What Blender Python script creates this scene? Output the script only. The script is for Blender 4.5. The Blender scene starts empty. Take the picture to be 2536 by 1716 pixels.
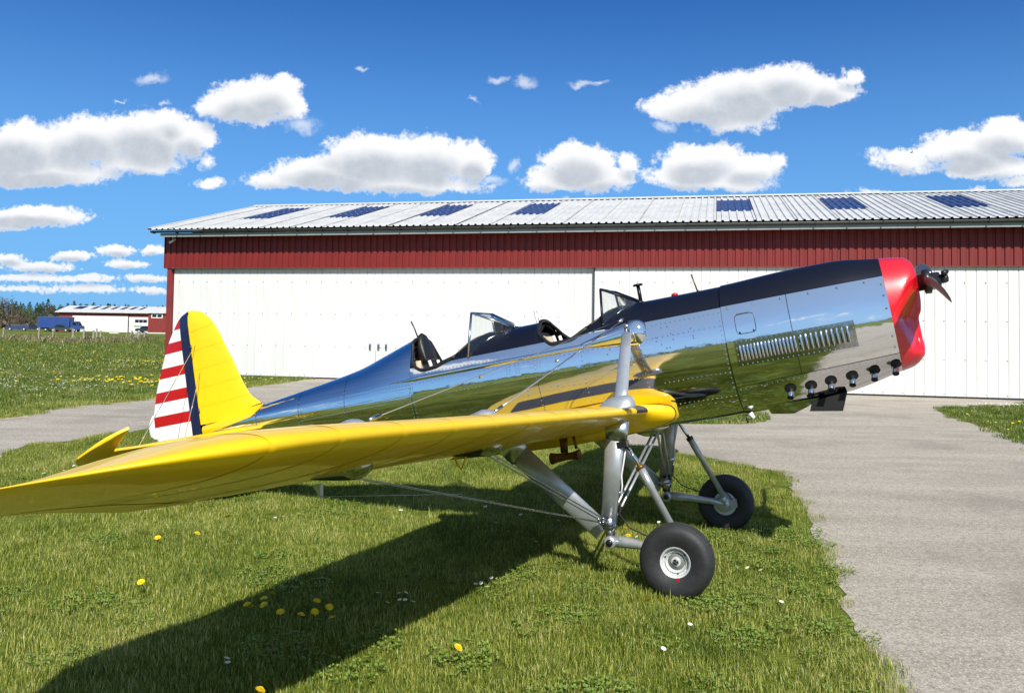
import bpy, math, random
import numpy as np
from mathutils import Matrix, Vector
random.seed(7); RNG = np.random.default_rng(7)
S = bpy.context.scene
COL = S.collection
# ------------------------------------------------------------------ camera
cam_d = bpy.data.cameras.new('camera'); cam = bpy.data.objects.new('camera', cam_d); COL.objects.link(cam)
S.camera = cam
cam_d.sensor_width = 36.0; cam_d.lens = 2120.0/2536.0*36.0
cam_d.shift_y = -116.5/2536.0; cam_d.clip_start = 0.05; cam_d.clip_end = 6000
_p = math.atan(79.5/2120.0); _r = math.atan(0.0155)
_F = Vector((0, math.cos(_p), math.sin(_p))); _U0 = Vector((0, -math.sin(_p), math.cos(_p))); _R0 = Vector((1, 0, 0))
_R = _R0*math.cos(_r) + _U0*math.sin(_r); _U = _U0*math.cos(_r) - _R0*math.sin(_r)
M = Matrix.Identity(4)
for i in range(3):
    M[i][0] = _R[i]; M[i][1] = _U[i]; M[i][2] = -_F[i]
M[2][3] = 1.5
cam.matrix_world = M
# ------------------------------------------------------------------ sun
SUNV = Vector((-0.22, 1.130, -1.0)).normalized()          # the way the light travels
sun_d = bpy.data.lights.new('sun', 'SUN'); sun_d.energy = 5.0; sun_d.angle = math.radians(0.53); sun_d.color = (1.0, 0.955, 0.88)
sun = bpy.data.objects.new('sun', sun_d); COL.objects.link(sun)
sun.rotation_mode = 'QUATERNION'; sun.rotation_quaternion = SUNV.to_track_quat('-Z', 'Y')
SUN_EL = math.asin(-SUNV.z); SUN_AZ = math.atan2(-SUNV.x, -SUNV.y)      # azimuth of the sun seen from here, clockwise from +Y
S.view_settings.view_transform = 'Standard'; S.view_settings.look = 'None'
S.view_settings.exposure = 0.25; S.view_settings.gamma = 1.0; S.view_settings.use_curve_mapping = False
# ------------------------------------------------------------------ node helpers
def N(nt, t, **kw):
    n = nt.nodes.new(t)
    for k, v in kw.items():
        if k.startswith('i_'):
            n.inputs[int(k[2:]) if k[2:].isdigit() else k[2:]].default_value = v
        else: setattr(n, k, v)
    return n
def L(nt, a, b, ai=0, bi=0): nt.links.new(a.outputs[ai] if not hasattr(a, 'is_output') else a, b.inputs[bi] if not hasattr(b, 'is_output') else b)
def math_(nt, op, a, b=None, clamp=False):
    n = nt.nodes.new('ShaderNodeMath'); n.operation = op; n.use_clamp = clamp
    for i, v in enumerate((a, b)):
        if v is None: continue
        if isinstance(v, (int, float)): n.inputs[i].default_value = v
        else: nt.links.new(v, n.inputs[i])
    return n.outputs[0]
def vmath(nt, op, a, b=None, c=None, out=0):
    n = nt.nodes.new('ShaderNodeVectorMath'); n.operation = op
    for i, v in enumerate((a, b, c)):
        if v is None: continue
        if isinstance(v, tuple): n.inputs[i].default_value = v
        else: nt.links.new(v, n.inputs[i])
    return n.outputs[out]
def smooth(nt, v, lo, hi):
    n = nt.nodes.new('ShaderNodeMapRange'); n.interpolation_type = 'SMOOTHSTEP'
    nt.links.new(v, n.inputs[0]); n.inputs[1].default_value = lo; n.inputs[2].default_value = hi
    return n.outputs[0]
def noise(nt, vec, scale, detail=4, rough=.55, dim='3D', out=0):
    n = nt.nodes.new('ShaderNodeTexNoise'); n.noise_dimensions = dim
    n.inputs['Scale'].default_value = scale; n.inputs['Detail'].default_value = detail; n.inputs['Roughness'].default_value = rough
    if vec is not None: nt.links.new(vec, n.inputs['Vector'])
    return n.outputs[out]
def ramp(nt, v, stops):
    n = nt.nodes.new('ShaderNodeValToRGB'); nt.links.new(v, n.inputs[0]); e = n.color_ramp.elements
    while len(e) < len(stops): e.new(0.5)
    for k, (p, c) in enumerate(stops): e[k].position = p; e[k].color = (*c, 1)
    return n.outputs[0]
def mixc(nt, f, a, b):
    n = nt.nodes.new('ShaderNodeMix'); n.data_type = 'RGBA'
    for i, v in ((0, f), (6, a), (7, b)):
        if isinstance(v, (int, float)): n.inputs[i].default_value = v
        elif isinstance(v, tuple): n.inputs[i].default_value = (*v, 1) if len(v) == 3 else v
        else: nt.links.new(v, n.inputs[i])
    return n.outputs[2]
# ------------------------------------------------------------------ sky with fair-weather cumulus
CL = [(-0.574, 0.2099, 0.054, 0.0299), (-0.5017, 0.2173, 0.0566, 0.0309), (-0.4344, 0.2215, 0.0566, 0.0319), (-0.3826, 0.2223, 0.0319, 0.0216), (-0.4065, 0.2429, 0.0216, 0.0144), (-0.5575, 0.1815, 0.0772, 0.0185), (-0.5939, 0.1877, 0.0309, 0.0247), (-0.449, 0.19, 0.0515, 0.0134), (-0.5261, 0.1742, 0.0566, 0.0113), (-0.3164, 0.2674, 0.0453, 0.0247), (-0.2854, 0.2762, 0.034, 0.0237), (-0.3474, 0.2616, 0.0309, 0.0175), (-0.2617, 0.2619, 0.0185, 0.0175), (-0.3081, 0.2497, 0.0412, 0.0093), (-0.3551, 0.169, 0.0196, 0.0077), (-0.361, 0.195, 0.0072, 0.0072), (-0.2105, 0.1817, 0.0669, 0.0216), (-0.1643, 0.2033, 0.0618, 0.0288), (-0.1021, 0.2016, 0.0566, 0.0278), (-0.0476, 0.1983, 0.0247, 0.0226), (-0.2724, 0.174, 0.0412, 0.0113), (-0.1378, 0.1724, 0.1029, 0.0134), (0.0742, 0.2018, 0.0401, 0.0247), (0.0951, 0.1828, 0.0473, 0.0165), (0.046, 0.1789, 0.0319, 0.0134), (0.1312, 0.199, 0.0165, 0.0124), (0.2244, 0.2057, 0.0515, 0.0216), (0.209, 0.1846, 0.0576, 0.0144), (0.2789, 0.1961, 0.0309, 0.0144), (0.3084, 0.2028, 0.0134, 0.0103), (0.2557, 0.1801, 0.0463, 0.0103), (0.2759, 0.2834, 0.0643, 0.0309), (0.3226, 0.2947, 0.0489, 0.0268), (0.224, 0.2721, 0.054, 0.0237), (0.1902, 0.2664, 0.0386, 0.0165), (0.372, 0.2902, 0.0299, 0.0196), (0.2553, 0.2517, 0.0412, 0.0144), (0.3965, 0.3079, 0.0113, 0.0113), (0.5356, 0.2247, 0.0618, 0.0216), (0.5823, 0.2395, 0.0463, 0.0216), (0.4603, 0.2094, 0.0422, 0.0144), (0.5614, 0.2026, 0.0618, 0.0144), (0.5949, 0.1854, 0.0206, 0.0082), (-0.571, 0.1267, 0.0772, 0.0124), (-0.5912, 0.116, 0.0309, 0.0062), (-0.4637, 0.0879, 0.0232, 0.0072), (-0.5151, 0.0809, 0.0257, 0.0062), (-0.5898, 0.0761, 0.0216, 0.0062), (-0.4199, 0.0886, 0.0154, 0.0062), (-0.5533, 0.0674, 0.0412, 0.0062), (-0.4529, 0.0715, 0.0232, 0.0057), (-0.5683, 0.0532, 0.0566, 0.0046), (-0.4962, 0.0543, 0.0309, 0.0046), (-0.4292, 0.0554, 0.0257, 0.0046), (-0.4957, 0.0425, 0.0463, 0.0046), (-0.5678, 0.0408, 0.0412, 0.0036), (-0.4236, 0.041, 0.0257, 0.0041), (0.4266, 0.1672, 0.0206, 0.0046), (0.5457, 0.1742, 0.0124, 0.0046)]
WI = [(-0.2481, 0.2386, 0.0232, 0.0093), (-0.4288, 0.2918, 0.0216, 0.0062), (-0.0248, 0.2971, 0.0093, 0.0046), (0.0106, 0.2935, 0.0175, 0.0057), (0.0772, 0.2935, 0.0175, 0.0046), (0.0964, 0.2959, 0.0103, 0.0026), (-0.1847, 0.3072, 0.0077, 0.0031), (-0.0045, 0.1953, 0.0072, 0.0082), (-0.0239, 0.1758, 0.0154, 0.0051), (0.1749, 0.2426, 0.0175, 0.0062), (0.0437, 0.1544, 0.0309, 0.0031), (-0.4669, 0.264, 0.0062, 0.0015), (-0.4098, 0.2648, 0.0072, 0.0036), (-0.0473, 0.2747, 0.0041, 0.0031)]
W = bpy.data.worlds.new('World'); S.world = W; W.use_nodes = True
nt = W.node_tree; nt.nodes.clear()
out = N(nt, 'ShaderNodeOutputWorld')
sky = N(nt, 'ShaderNodeTexSky', sky_type='NISHITA', sun_disc=False, sun_elevation=SUN_EL, sun_rotation=SUN_AZ,
        altitude=0, air_density=1.0, dust_density=0.0, ozone_density=1.0)
hs = N(nt, 'ShaderNodeHueSaturation'); hs.inputs['Saturation'].default_value = 1.0; nt.links.new(sky.outputs[0], hs.inputs['Color'])
bg1 = N(nt, 'ShaderNodeBackground'); bg1.inputs[1].default_value = 0.076
def field_group():
    g = bpy.data.node_groups.new('cumulus_field', 'ShaderNodeTree')
    g.interface.new_socket('uv', in_out='INPUT', socket_type='NodeSocketVector')
    g.interface.new_socket('field', in_out='OUTPUT', socket_type='NodeSocketFloat')
    gi = g.nodes.new('NodeGroupInput'); go = g.nodes.new('NodeGroupOutput')
    acc = None
    for (u, v, a, b) in CL:
        q = vmath(g, 'MULTIPLY_ADD', gi.outputs[0], (1/a, 1/b, 0), (-u/a, -v/b, 0))
        l = vmath(g, 'LENGTH', q, out=1)
        d = g.nodes.new('ShaderNodeMath'); d.operation = 'MULTIPLY_ADD'; g.links.new(l, d.inputs[0]); r = min(b, .022); d.inputs[1].default_value = -r; d.inputs[2].default_value = r
        if acc is None: acc = d.outputs[0]
        else:
            m = g.nodes.new('ShaderNodeMath'); m.operation = 'SMOOTH_MAX'; g.links.new(acc, m.inputs[0]); g.links.new(d.outputs[0], m.inputs[1]); m.inputs[2].default_value = 0.004; acc = m.outputs[0]
    g.links.new(acc, go.inputs[0]); return g
def wisp_field(g, uv):
    acc = None
    for (u, v, a, b) in WI:
        q = vmath(g, 'MULTIPLY_ADD', uv, (1/a, 1/b, 0), (-u/a, -v/b, 0)); l = vmath(g, 'LENGTH', q, out=1)
        acc = l if acc is None else math_(g, 'MINIMUM', acc, l)
    return acc
FG = field_group()
tc = N(nt, 'ShaderNodeTexCoord'); sep = N(nt, 'ShaderNodeSeparateXYZ'); nt.links.new(tc.outputs['Generated'], sep.inputs[0])
X, Y, Z = sep.outputs
tint = vmath(nt, 'MULTIPLY', hs.outputs[0], (.22, .62, 1.20))
skyc = mixc(nt, math_(nt, 'MULTIPLY', smooth(nt, Z, .40, .0), .85), tint, (2.3, 5.6, 10.2))
sdot = vmath(nt, 'DOT_PRODUCT', tc.outputs['Generated'], tuple(-SUNV), out=1)      # paler air around the sun
nt.links.new(mixc(nt, math_(nt, 'MULTIPLY', smooth(nt, sdot, -.15, 1.0), .55), skyc, (6.2, 8.2, 10.5)), bg1.inputs[0])
calm = math_(nt, 'ADD', .34, math_(nt, 'MULTIPLY', smooth(nt, Z, .06, .20), .66))
ys = math_(nt, 'MAXIMUM', Y, 0.02)
cu = N(nt, 'ShaderNodeCombineXYZ'); nt.links.new(math_(nt, 'DIVIDE', X, ys), cu.inputs[0]); nt.links.new(math_(nt, 'DIVIDE', Z, ys), cu.inputs[1])
uv0 = cu.outputs[0]
n1 = vmath(nt, 'SUBTRACT', noise(nt, uv0, 28, 7, .62, out=1), (.5, .5, .5))
n2 = vmath(nt, 'SUBTRACT', noise(nt, uv0, 9, 3, .5, out=1), (.5, .5, .5))
def scl_(v, f):
    n = nt.nodes.new('ShaderNodeVectorMath'); n.operation = 'SCALE'; nt.links.new(v, n.inputs[0]); nt.links.new(f, n.inputs['Scale']); return n.outputs[0]
cu_zero = vmath(nt, 'MULTIPLY', uv0, (0, 0, 0))
warp = scl_(vmath(nt, 'ADD', vmath(nt, 'MULTIPLY', n1, (.040, .028, 0)), vmath(nt, 'MULTIPLY', n2, (.03, .012, 0))), calm)
uvw = vmath(nt, 'ADD', uv0, warp)
soft = vmath(nt, 'ADD', uv0, scl_(vmath(nt, 'MULTIPLY', n2, (.05, .03, 0)), calm))
def fg(v):
    n = N(nt, 'ShaderNodeGroup'); n.node_tree = FG; nt.links.new(v, n.inputs[0]); return n.outputs[0]
def wall_(nt, uv, sc):  # billow detail
    return noise(nt, uv, sc, 6, .6)
puff = math_(nt, 'SUBTRACT', noise(nt, uv0, 60, 6, .65), .5)
fine = math_(nt, 'SUBTRACT', noise(nt, uv0, 190, 4, .6), .5)
f0 = math_(nt, 'ADD', fg(uvw), math_(nt, 'ADD', math_(nt, 'MULTIPLY', calm, math_(nt, 'ADD', math_(nt, 'MULTIPLY', puff, .019), .0018)), math_(nt, 'MULTIPLY', fine, .0085)))
f0 = math_(nt, 'DIVIDE', f0, calm)
low_off = scl_(vmath(nt, 'ADD', cu_zero, (.004, .0165, 0)), calm)
f1 = math_(nt, 'DIVIDE', math_(nt, 'ADD', fg(vmath(nt, 'ADD', soft, low_off)), math_(nt, 'MULTIPLY', puff, .004)), calm)
front = smooth(nt, Y, .3, .5)
a_front = math_(nt, 'MULTIPLY', smooth(nt, f0, -.0016, .0062), front)
wl = math_(nt, 'ADD', wisp_field(nt, vmath(nt, 'ADD', uv0, vmath(nt, 'MULTIPLY', n1, (.05, .035, 0)))), math_(nt, 'MULTIPLY', puff, 1.1))
a_wisp = math_(nt, 'MULTIPLY', math_(nt, 'MULTIPLY', smooth(nt, wl, 1.3, .1), .55), front)
# the rest of the sky carries the same broken cumulus, laid out on a flat layer
zc = math_(nt, 'MAXIMUM', Z, 0.0)
za = math_(nt, 'ADD', zc, 0.09)
cp = N(nt, 'ShaderNodeCombineXYZ'); nt.links.new(math_(nt, 'DIVIDE', X, za), cp.inputs[0]); nt.links.new(math_(nt, 'DIVIDE', Y, za), cp.inputs[1]); cp.inputs[2].default_value = 3.1
g0 = noise(nt, cp.outputs[0], 1.05, 7, .56)
a_rest = math_(nt, 'MULTIPLY', smooth(nt, g0, .62, .70), math_(nt, 'MULTIPLY', math_(nt, 'SUBTRACT', 1.0, front), smooth(nt, Z, .03, .08)))
alpha = math_(nt, 'MAXIMUM', math_(nt, 'MAXIMUM', a_front, a_wisp), a_rest)
sh = smooth(nt, f1, -.003, .015)
shade = math_(nt, 'MULTIPLY', sh, math_(nt, 'ADD', .86, math_(nt, 'MULTIPLY', puff, .5)), clamp=True)
shr = math_(nt, 'MULTIPLY', smooth(nt, g0, .64, .78), .5)
shf = math_(nt, 'MAXIMUM', math_(nt, 'MULTIPLY', shade, a_front), math_(nt, 'MULTIPLY', shr, a_rest))
ccol = mixc(nt, shf, (1.14, 1.15, 1.17), (.56, .62, .71))
low = smooth(nt, Z, .10, .02)
ccol = mixc(nt, math_(nt, 'MULTIPLY', low, .35), ccol, (.62, .76, .92))
bg2 = N(nt, 'ShaderNodeBackground'); nt.links.new(ccol, bg2.inputs[0]); bg2.inputs[1].default_value = 0.76
mx = N(nt, 'ShaderNodeMixShader'); nt.links.new(alpha, mx.inputs[0]); nt.links.new(bg1.outputs[0], mx.inputs[1]); nt.links.new(bg2.outputs[0], mx.inputs[2])
nt.links.new(mx.outputs[0], out.inputs[0])
# ------------------------------------------------------------------ materials
def mat(name, col, rough=.5, metal=0., coat=0., noise_amt=0., nscale=8., bump=0., bscale=20., spec=.5, coord='Object', bstretch=(1, 1, 1), detail=4, coatr=.05):
    m = bpy.data.materials.new(name); m.use_nodes = True; t = m.node_tree; b = t.nodes['Principled BSDF']
    b.inputs['Base Color'].default_value = (*col, 1); b.inputs['Roughness'].default_value = rough; b.inputs['Metallic'].default_value = metal
    b.inputs['Coat Weight'].default_value = coat; b.inputs['Coat Roughness'].default_value = coatr; b.inputs['Specular IOR Level'].default_value = spec
    tcn = t.nodes.new('ShaderNodeTexCoord')
    if noise_amt:
        nn = noise(t, tcn.outputs[coord], nscale, detail)
        lo = tuple(max(0, c*(1-noise_amt)) for c in col); hi = tuple(min(1, c*(1+noise_amt)) for c in col)
        t.links.new(ramp(t, nn, [(.3, lo), (.7, hi)]), b.inputs['Base Color'])
    if bump:
        mp = t.nodes.new('ShaderNodeMapping'); mp.inputs['Scale'].default_value = bstretch; t.links.new(tcn.outputs[coord], mp.inputs[0])
        nn = noise(t, mp.outputs[0], bscale, detail); bp = t.nodes.new('ShaderNodeBump'); bp.inputs['Strength'].default_value = 1; bp.inputs['Distance'].default_value = bump
        t.links.new(nn, bp.inputs['Height']); t.links.new(bp.outputs[0], b.inputs['Normal']); t.links.new(bp.outputs[0], b.inputs['Coat Normal'])
    return m
MT = {}
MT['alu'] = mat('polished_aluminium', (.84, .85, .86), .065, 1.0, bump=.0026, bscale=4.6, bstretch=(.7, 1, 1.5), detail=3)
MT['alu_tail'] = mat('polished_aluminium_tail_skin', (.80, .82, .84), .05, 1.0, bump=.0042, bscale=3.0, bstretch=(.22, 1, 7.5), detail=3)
MT['alu2'] = mat('aluminium_dim_reflection', (.66, .66, .69), .06, 1.0, bump=.0022, bscale=3.6, bstretch=(.8, 1, 1.6), detail=2)  # darker copy for lower skins: the dim ground reflection is in the colour
MT['alu3'] = mat('aluminium_panel_dark_reflection', (.40, .41, .40), .14, 1.0, bump=.002, bscale=9)  # louvre panel's dark mirror image of the ground put into the colour
MT['alu_dark'] = mat('fairing_dark_reflection', (.45, .46, .46), .16, 1.0)  # underwing fairings: dark ground reflection painted in as base colour
MT['alu_dull'] = mat('brushed_aluminium', (.62, .64, .66), .28, 1.0, noise_amt=.12, nscale=30)
MT['yellow'] = mat('yellow_gloss_paint', (.88, .545, .001), .40, 0, coat=.38, bump=.0012, bscale=5, coatr=.04)
MT['yellow_fabric'] = mat('yellow_doped_fabric', (.88, .565, .001), .42, 0, coat=.35, bump=.003, bscale=7, coatr=.15)
MT['red'] = mat('red_gloss_paint', (.62, .004, .012), .3, 0, coat=.9)
MT['navy'] = mat('navy_paint', (.006, .010, .055), .4, 0, coat=.2)
MT['black'] = mat('blue_black_satin_paint', (.004, .005, .012), .34, 0, coat=0, spec=.32)
MT['leather'] = mat('black_leather', (.012, .011, .011), .45, bump=.003, bscale=40)
MT['silver'] = mat('silver_paint', (.46, .48, .49), .34, .6, noise_amt=.08, nscale=25)
MT['steel'] = mat('steel', (.42, .43, .44), .25, 1.0, noise_amt=.2, nscale=40)
MT['chrome'] = mat('chrome', (.75, .76, .78), .06, 1.0)
MT['dark'] = mat('dark_opening', (.006, .006, .006), .8)
MT['darkmetal'] = mat('dark_metal', (.05, .05, .052), .35, .8)
MT['rubber'] = mat('tyre_rubber', (.018, .018, .019), .62, noise_amt=.25, nscale=20, bump=.0015, bscale=60)
MT['rim'] = mat('white_grey_rim', (.62, .63, .62), .4, .2, noise_amt=.1, nscale=40)
MT['bronze'] = mat('bronze_paint', (.16, .08, .015), .35, .6, noise_amt=.2)
MT['cream'] = mat('cream_leather', (.52, .44, .32), .55, noise_amt=.1, nscale=12)
MT['greenint'] = mat('interior_grey_paint', (.16, .17, .15), .6)
MT['whitep'] = mat('white_paint', (.8, .8, .78), .4, coat=.3)
MT['walk'] = mat('dark_grey_walkway', (.055, .055, .06), .7, bump=.001, bscale=200)
MT['hred'] = mat('red_profiled_steel', (.175, .016, .014), .5, noise_amt=.12, nscale=1.2, spec=.4)
MT['hred2'] = mat('red_timber_paint', (.20, .022, .018), .6, noise_amt=.15, nscale=2)
MT['gutter'] = mat('grey_gutter', (.055, .058, .050), .5, 0, noise_amt=.2, nscale=3)
MT['fascia'] = mat('pale_grey_fascia', (.24, .27, .265), .5, noise_amt=.1, nscale=2)
MT['lead'] = mat('rubber_seal_and_gap_shade', (.012, .012, .012), .8)
def m_doorwhite():
    m = mat('white_coated_steel', (.80, .80, .78), .45, spec=.4); t = m.node_tree; b = t.nodes['Principled BSDF']; tcn = t.nodes.new('ShaderNodeTexCoord')
    mp = t.nodes.new('ShaderNodeMapping'); mp.inputs['Scale'].default_value = (3, 3, .25); t.links.new(tcn.outputs['Object'], mp.inputs[0])
    t.links.new(ramp(t, noise(t, mp.outputs[0], 2.5, 5), [(.3, (.62, .615, .585)), (.7, (.70, .70, .68))]), b.inputs['Base Color']); return m
MT['door'] = m_doorwhite()
def m_roof():
    m = mat('weathered_white_roof_sheet', (.7, .7, .68), .5, spec=.4); t = m.node_tree; b = t.nodes['Principled BSDF']; tcn = t.nodes.new('ShaderNodeTexCoord')
    a = noise(t, tcn.outputs['Object'], 1.1, 6, .65); c = noise(t, tcn.outputs['Object'], 11, 5, .7)
    base = ramp(t, a, [(.35, (.50, .495, .47)), (.62, (.62, .62, .60))])
    sp = ramp(t, c, [(.60, (0, 0, 0)), (.68, (1, 1, 1))]); sp2 = math_(t, 'MULTIPLY', sp, smooth(t, a, .42, .62))
    t.links.new(mixc(t, math_(t, 'MULTIPLY', sp2, .6), base, (.16, .15, .12)), b.inputs['Base Color']); return m
MT['roof'] = m_roof()
MT['skyl'] = mat('blue_grp_skylight', (.035, .06, .16), .35, noise_amt=.3, nscale=6)
MT['skylbar'] = mat('pale_blue_bar', (.22, .28, .42), .5)
def m_glass():
    m = bpy.data.materials.new('clear_acrylic'); m.use_nodes = True; t = m.node_tree; t.nodes.clear(); o = t.nodes.new('ShaderNodeOutputMaterial')
    tr = t.nodes.new('ShaderNodeBsdfTransparent'); tr.inputs[0].default_value = (.86, .88, .86, 1); gl = t.nodes.new('ShaderNodeBsdfGlossy'); gl.inputs['Roughness'].default_value = .03
    fr = t.nodes.new('ShaderNodeFresnel'); fr.inputs[0].default_value = 1.5; mxx = t.nodes.new('ShaderNodeMixShader')
    t.links.new(math_(t, 'ADD', fr.outputs[0], .03), mxx.inputs[0]); t.links.new(tr.outputs[0], mxx.inputs[1]); t.links.new(gl.outputs[0], mxx.inputs[2]); t.links.new(mxx.outputs[0], o.inputs[0]); return m
MT['glass'] = m_glass()
def m_rudder():
    m = mat('striped_rudder_paint', (.8, .8, .8), .4, coat=.4, bump=.002, bscale=9); t = m.node_tree; b = t.nodes['Principled BSDF']; tcn = t.nodes.new('ShaderNodeTexCoord')
    sp = t.nodes.new('ShaderNodeSeparateXYZ'); t.links.new(tcn.outputs['Object'], sp.inputs[0]); z = sp.outputs[2]; acc = None
    for lo, hi in ((1.547, 1.640), (1.755, 1.847), (1.962, 2.050), (2.170, 2.260), (2.364, 2.60)):
        v = math_(t, 'MULTIPLY', math_(t, 'GREATER_THAN', z, lo), math_(t, 'LESS_THAN', z, hi)); acc = v if acc is None else math_(t, 'ADD', acc, v)
    c = mixc(t, acc, (.80, .80, .78), (.46, .0015, .005))
    nv = math_(t, 'GREATER_THAN', sp.outputs[0], -4.207)
    t.links.new(mixc(t, nv, c, (.006, .010, .055)), b.inputs['Base Color']); return m
MT['rudder'] = m_rudder()
def m_concrete():
    m = mat('worn_concrete', (.33, .3, .26), .85, spec=.25); t = m.node_tree; b = t.nodes['Principled BSDF']; tcn = t.nodes.new('ShaderNodeTexCoord'); P = tcn.outputs['Object']
    mp = t.nodes.new('ShaderNodeMapping'); mp.inputs['Rotation'].default_value = (0, 0, math.radians(20)); mp.inputs['Scale'].default_value = (.3, 1.3, 1); t.links.new(P, mp.inputs[0])
    a = noise(t, mp.outputs[0], 1.6, 7, .62); g = noise(t, P, 70, 3, .8); h = noise(t, P, .7, 4, .6); k = noise(t, P, 110, 3, .75)
    c = ramp(t, a, [(.30, (.33, .285, .225)), (.5, (.41, .36, .29)), (.70, (.50, .45, .37))])
    c = mixc(t, math_(t, 'MULTIPLY', smooth(t, g, .50, .62), .75), c, (.66, .61, .50)); c = mixc(t, math_(t, 'MULTIPLY', smooth(t, k, .48, .38), .75), c, (.13, .11, .085))
    e_ = noise(t, P, 22, 4, .75); c = mixc(t, math_(t, 'MULTIPLY', smooth(t, e_, .50, .40), .45), c, (.20, .17, .135))
    c = mixc(t, math_(t, 'MULTIPLY', smooth(t, h, .5, .35), .35), c, (.20, .18, .15))
    t.links.new(c, b.inputs['Base Color']); bp = t.nodes.new('ShaderNodeBump'); bp.inputs['Distance'].default_value = .006; t.links.new(k, bp.inputs['Height']); t.links.new(bp.outputs[0], b.inputs['Normal']); return m
MT['concrete'] = m_concrete()
def m_ground():
    m = mat('meadow_ground', (.08, .12, .02), .95, spec=.1); t = m.node_tree; b = t.nodes['Principled BSDF']; tcn = t.nodes.new('ShaderNodeTexCoord'); P = tcn.outputs['Object']
    a = noise(t, P, .09, 5, .6); g = noise(t, P, 9, 5, .7); q = noise(t, P, .8, 4, .6); k = noise(t, P, 70, 3, .7)
    c = ramp(t, a, [(.35, (.10, .135, .014)), (.5, (.155, .185, .024)), (.65, (.22, .23, .045))])
    c = mixc(t, math_(t, 'MULTIPLY', smooth(t, q, .45, .7), .5), c, (.20, .215, .055)); c = mixc(t, math_(t, 'MULTIPLY', smooth(t, g, .55, .35), .6), c, (.035, .065, .008)); c = mixc(t, math_(t, 'MULTIPLY', smooth(t, k, .5, .35), .5), c, (.03, .05, .008))
    t.links.new(c, b.inputs['Base Color']); bp = t.nodes.new('ShaderNodeBump'); bp.inputs['Distance'].default_value = .05; t.links.new(g, bp.inputs['Height']); t.links.new(bp.outputs[0], b.inputs['Normal']); return m
MT['ground'] = m_ground()
def m_blade(name, c0, c1, c2):
    m = bpy.data.materials.new(name); m.use_nodes = True; t = m.node_tree; t.nodes.clear(); o = t.nodes.new('ShaderNodeOutputMaterial')
    geo = t.nodes.new('ShaderNodeNewGeometry'); oi = t.nodes.new('ShaderNodeObjectInfo')
    n_ = noise(t, geo.outputs['Position'], .9, 4, .6); n3 = noise(t, geo.outputs['Position'], 7, 3, .6)
    at = t.nodes.new('ShaderNodeAttribute'); at.attribute_name = 'tint'
    f = math_(t, 'ADD', math_(t, 'MULTIPLY', n_, .9), math_(t, 'ADD', math_(t, 'MULTIPLY', at.outputs['Fac'], .72), math_(t, 'MULTIPLY', n3, .35)))
    c = ramp(t, math_(t, 'SUBTRACT', f, .50), [(.2, c0), (.5, c1), (.78, c2), (.98, (.55, .46, .24))])
    d = t.nodes.new('ShaderNodeBsdfDiffuse'); tl = t.nodes.new('ShaderNodeBsdfTranslucent'); g = t.nodes.new('ShaderNodeBsdfGlossy'); g.inputs['Roughness'].default_value = .38
    t.links.new(c, d.inputs[0]); t.links.new(c, tl.inputs[0]); m1 = t.nodes.new('ShaderNodeMixShader'); m1.inputs[0].default_value = .2
    t.links.new(d.outputs[0], m1.inputs[1]); t.links.new(tl.outputs[0], m1.inputs[2]); m2 = t.nodes.new('ShaderNodeMixShader'); m2.inputs[0].default_value = .035
    t.links.new(m1.outputs[0], m2.inputs[1]); t.links.new(g.outputs[0], m2.inputs[2]); t.links.new(m2.outputs[0], o.inputs[0]); return m
MT['blade'] = m_blade('grass_blade', (.045, .09, .007), (.20, .255, .024), (.50, .50, .12))
MT['blade_far'] = m_blade('meadow_grass_blade', (.040, .085, .008), (.125, .185, .020), (.26, .29, .06))
MT['blade_dry'] = m_blade('dry_grass_blade', (.09, .10, .035), (.17, .17, .07), (.32, .27, .14))
MT['clover'] = mat('clover_leaf', (.13, .20, .025), .6, noise_amt=.3, nscale=20)
MT['petal_y'] = mat('dandelion_yellow', (.85, .62, .01), .7); MT['petal_w'] = mat('daisy_white', (.8, .8, .76), .7); MT['stem'] = mat('green_stem', (.09, .15, .03), .6)
MT['wood'] = mat('weathered_wood', (.30, .27, .22), .9, noise_amt=.3, nscale=10); MT['bark'] = mat('bark', (.10, .08, .06), .9, noise_amt=.3)
MT['bark_w'] = mat('pale_bark', (.5, .48, .44), .9, noise_amt=.3)
def m_leaf(name, a, b_):
    m = bpy.data.materials.new(name); m.use_nodes = True; t = m.node_tree; b = t.nodes['Principled BSDF']; b.inputs['Roughness'].default_value = .8; b.inputs['Specular IOR Level'].default_value = .2
    geo = t.nodes.new('ShaderNodeNewGeometry'); t.links.new(ramp(t, noise(t, geo.outputs['Position'], .8, 5, .7), [(.35, a), (.65, b_)]), b.inputs['Base Color']); return m
MT['conifer'] = m_leaf('conifer_needles', (.012, .030, .012), (.045, .075, .028)); MT['bare'] = m_leaf('bare_twigs', (.07, .05, .035), (.14, .11, .08)); MT['bush'] = m_leaf('spring_leaves', (.05, .07, .025), (.13, .15, .07))
MT['carblue'] = mat('blue_car_paint', (.015, .03, .11), .25, coat=1); MT['cargreen'] = mat('dark_green_car_paint', (.02, .035, .03), .25, coat=1); MT['carblack'] = mat('black_car_paint', (.012, .012, .014), .2, coat=1)
MT['truckblue'] = mat('blue_truck_tarpaulin', (.018, .055, .22), .5, noise_amt=.1, nscale=.7); MT['window'] = mat('dark_window_glass', (.01, .013, .016), .08); MT['lampred'] = mat('red_lamp', (.5, .01, .01), .2, coat=.5)
MT['dirt'] = mat('sandy_gravel', (.42, .34, .24), .95, noise_amt=.3, nscale=6)
MT['path'] = mat('pale_dry_track', (.36, .36, .22), .95, noise_amt=.3, nscale=2)
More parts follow.
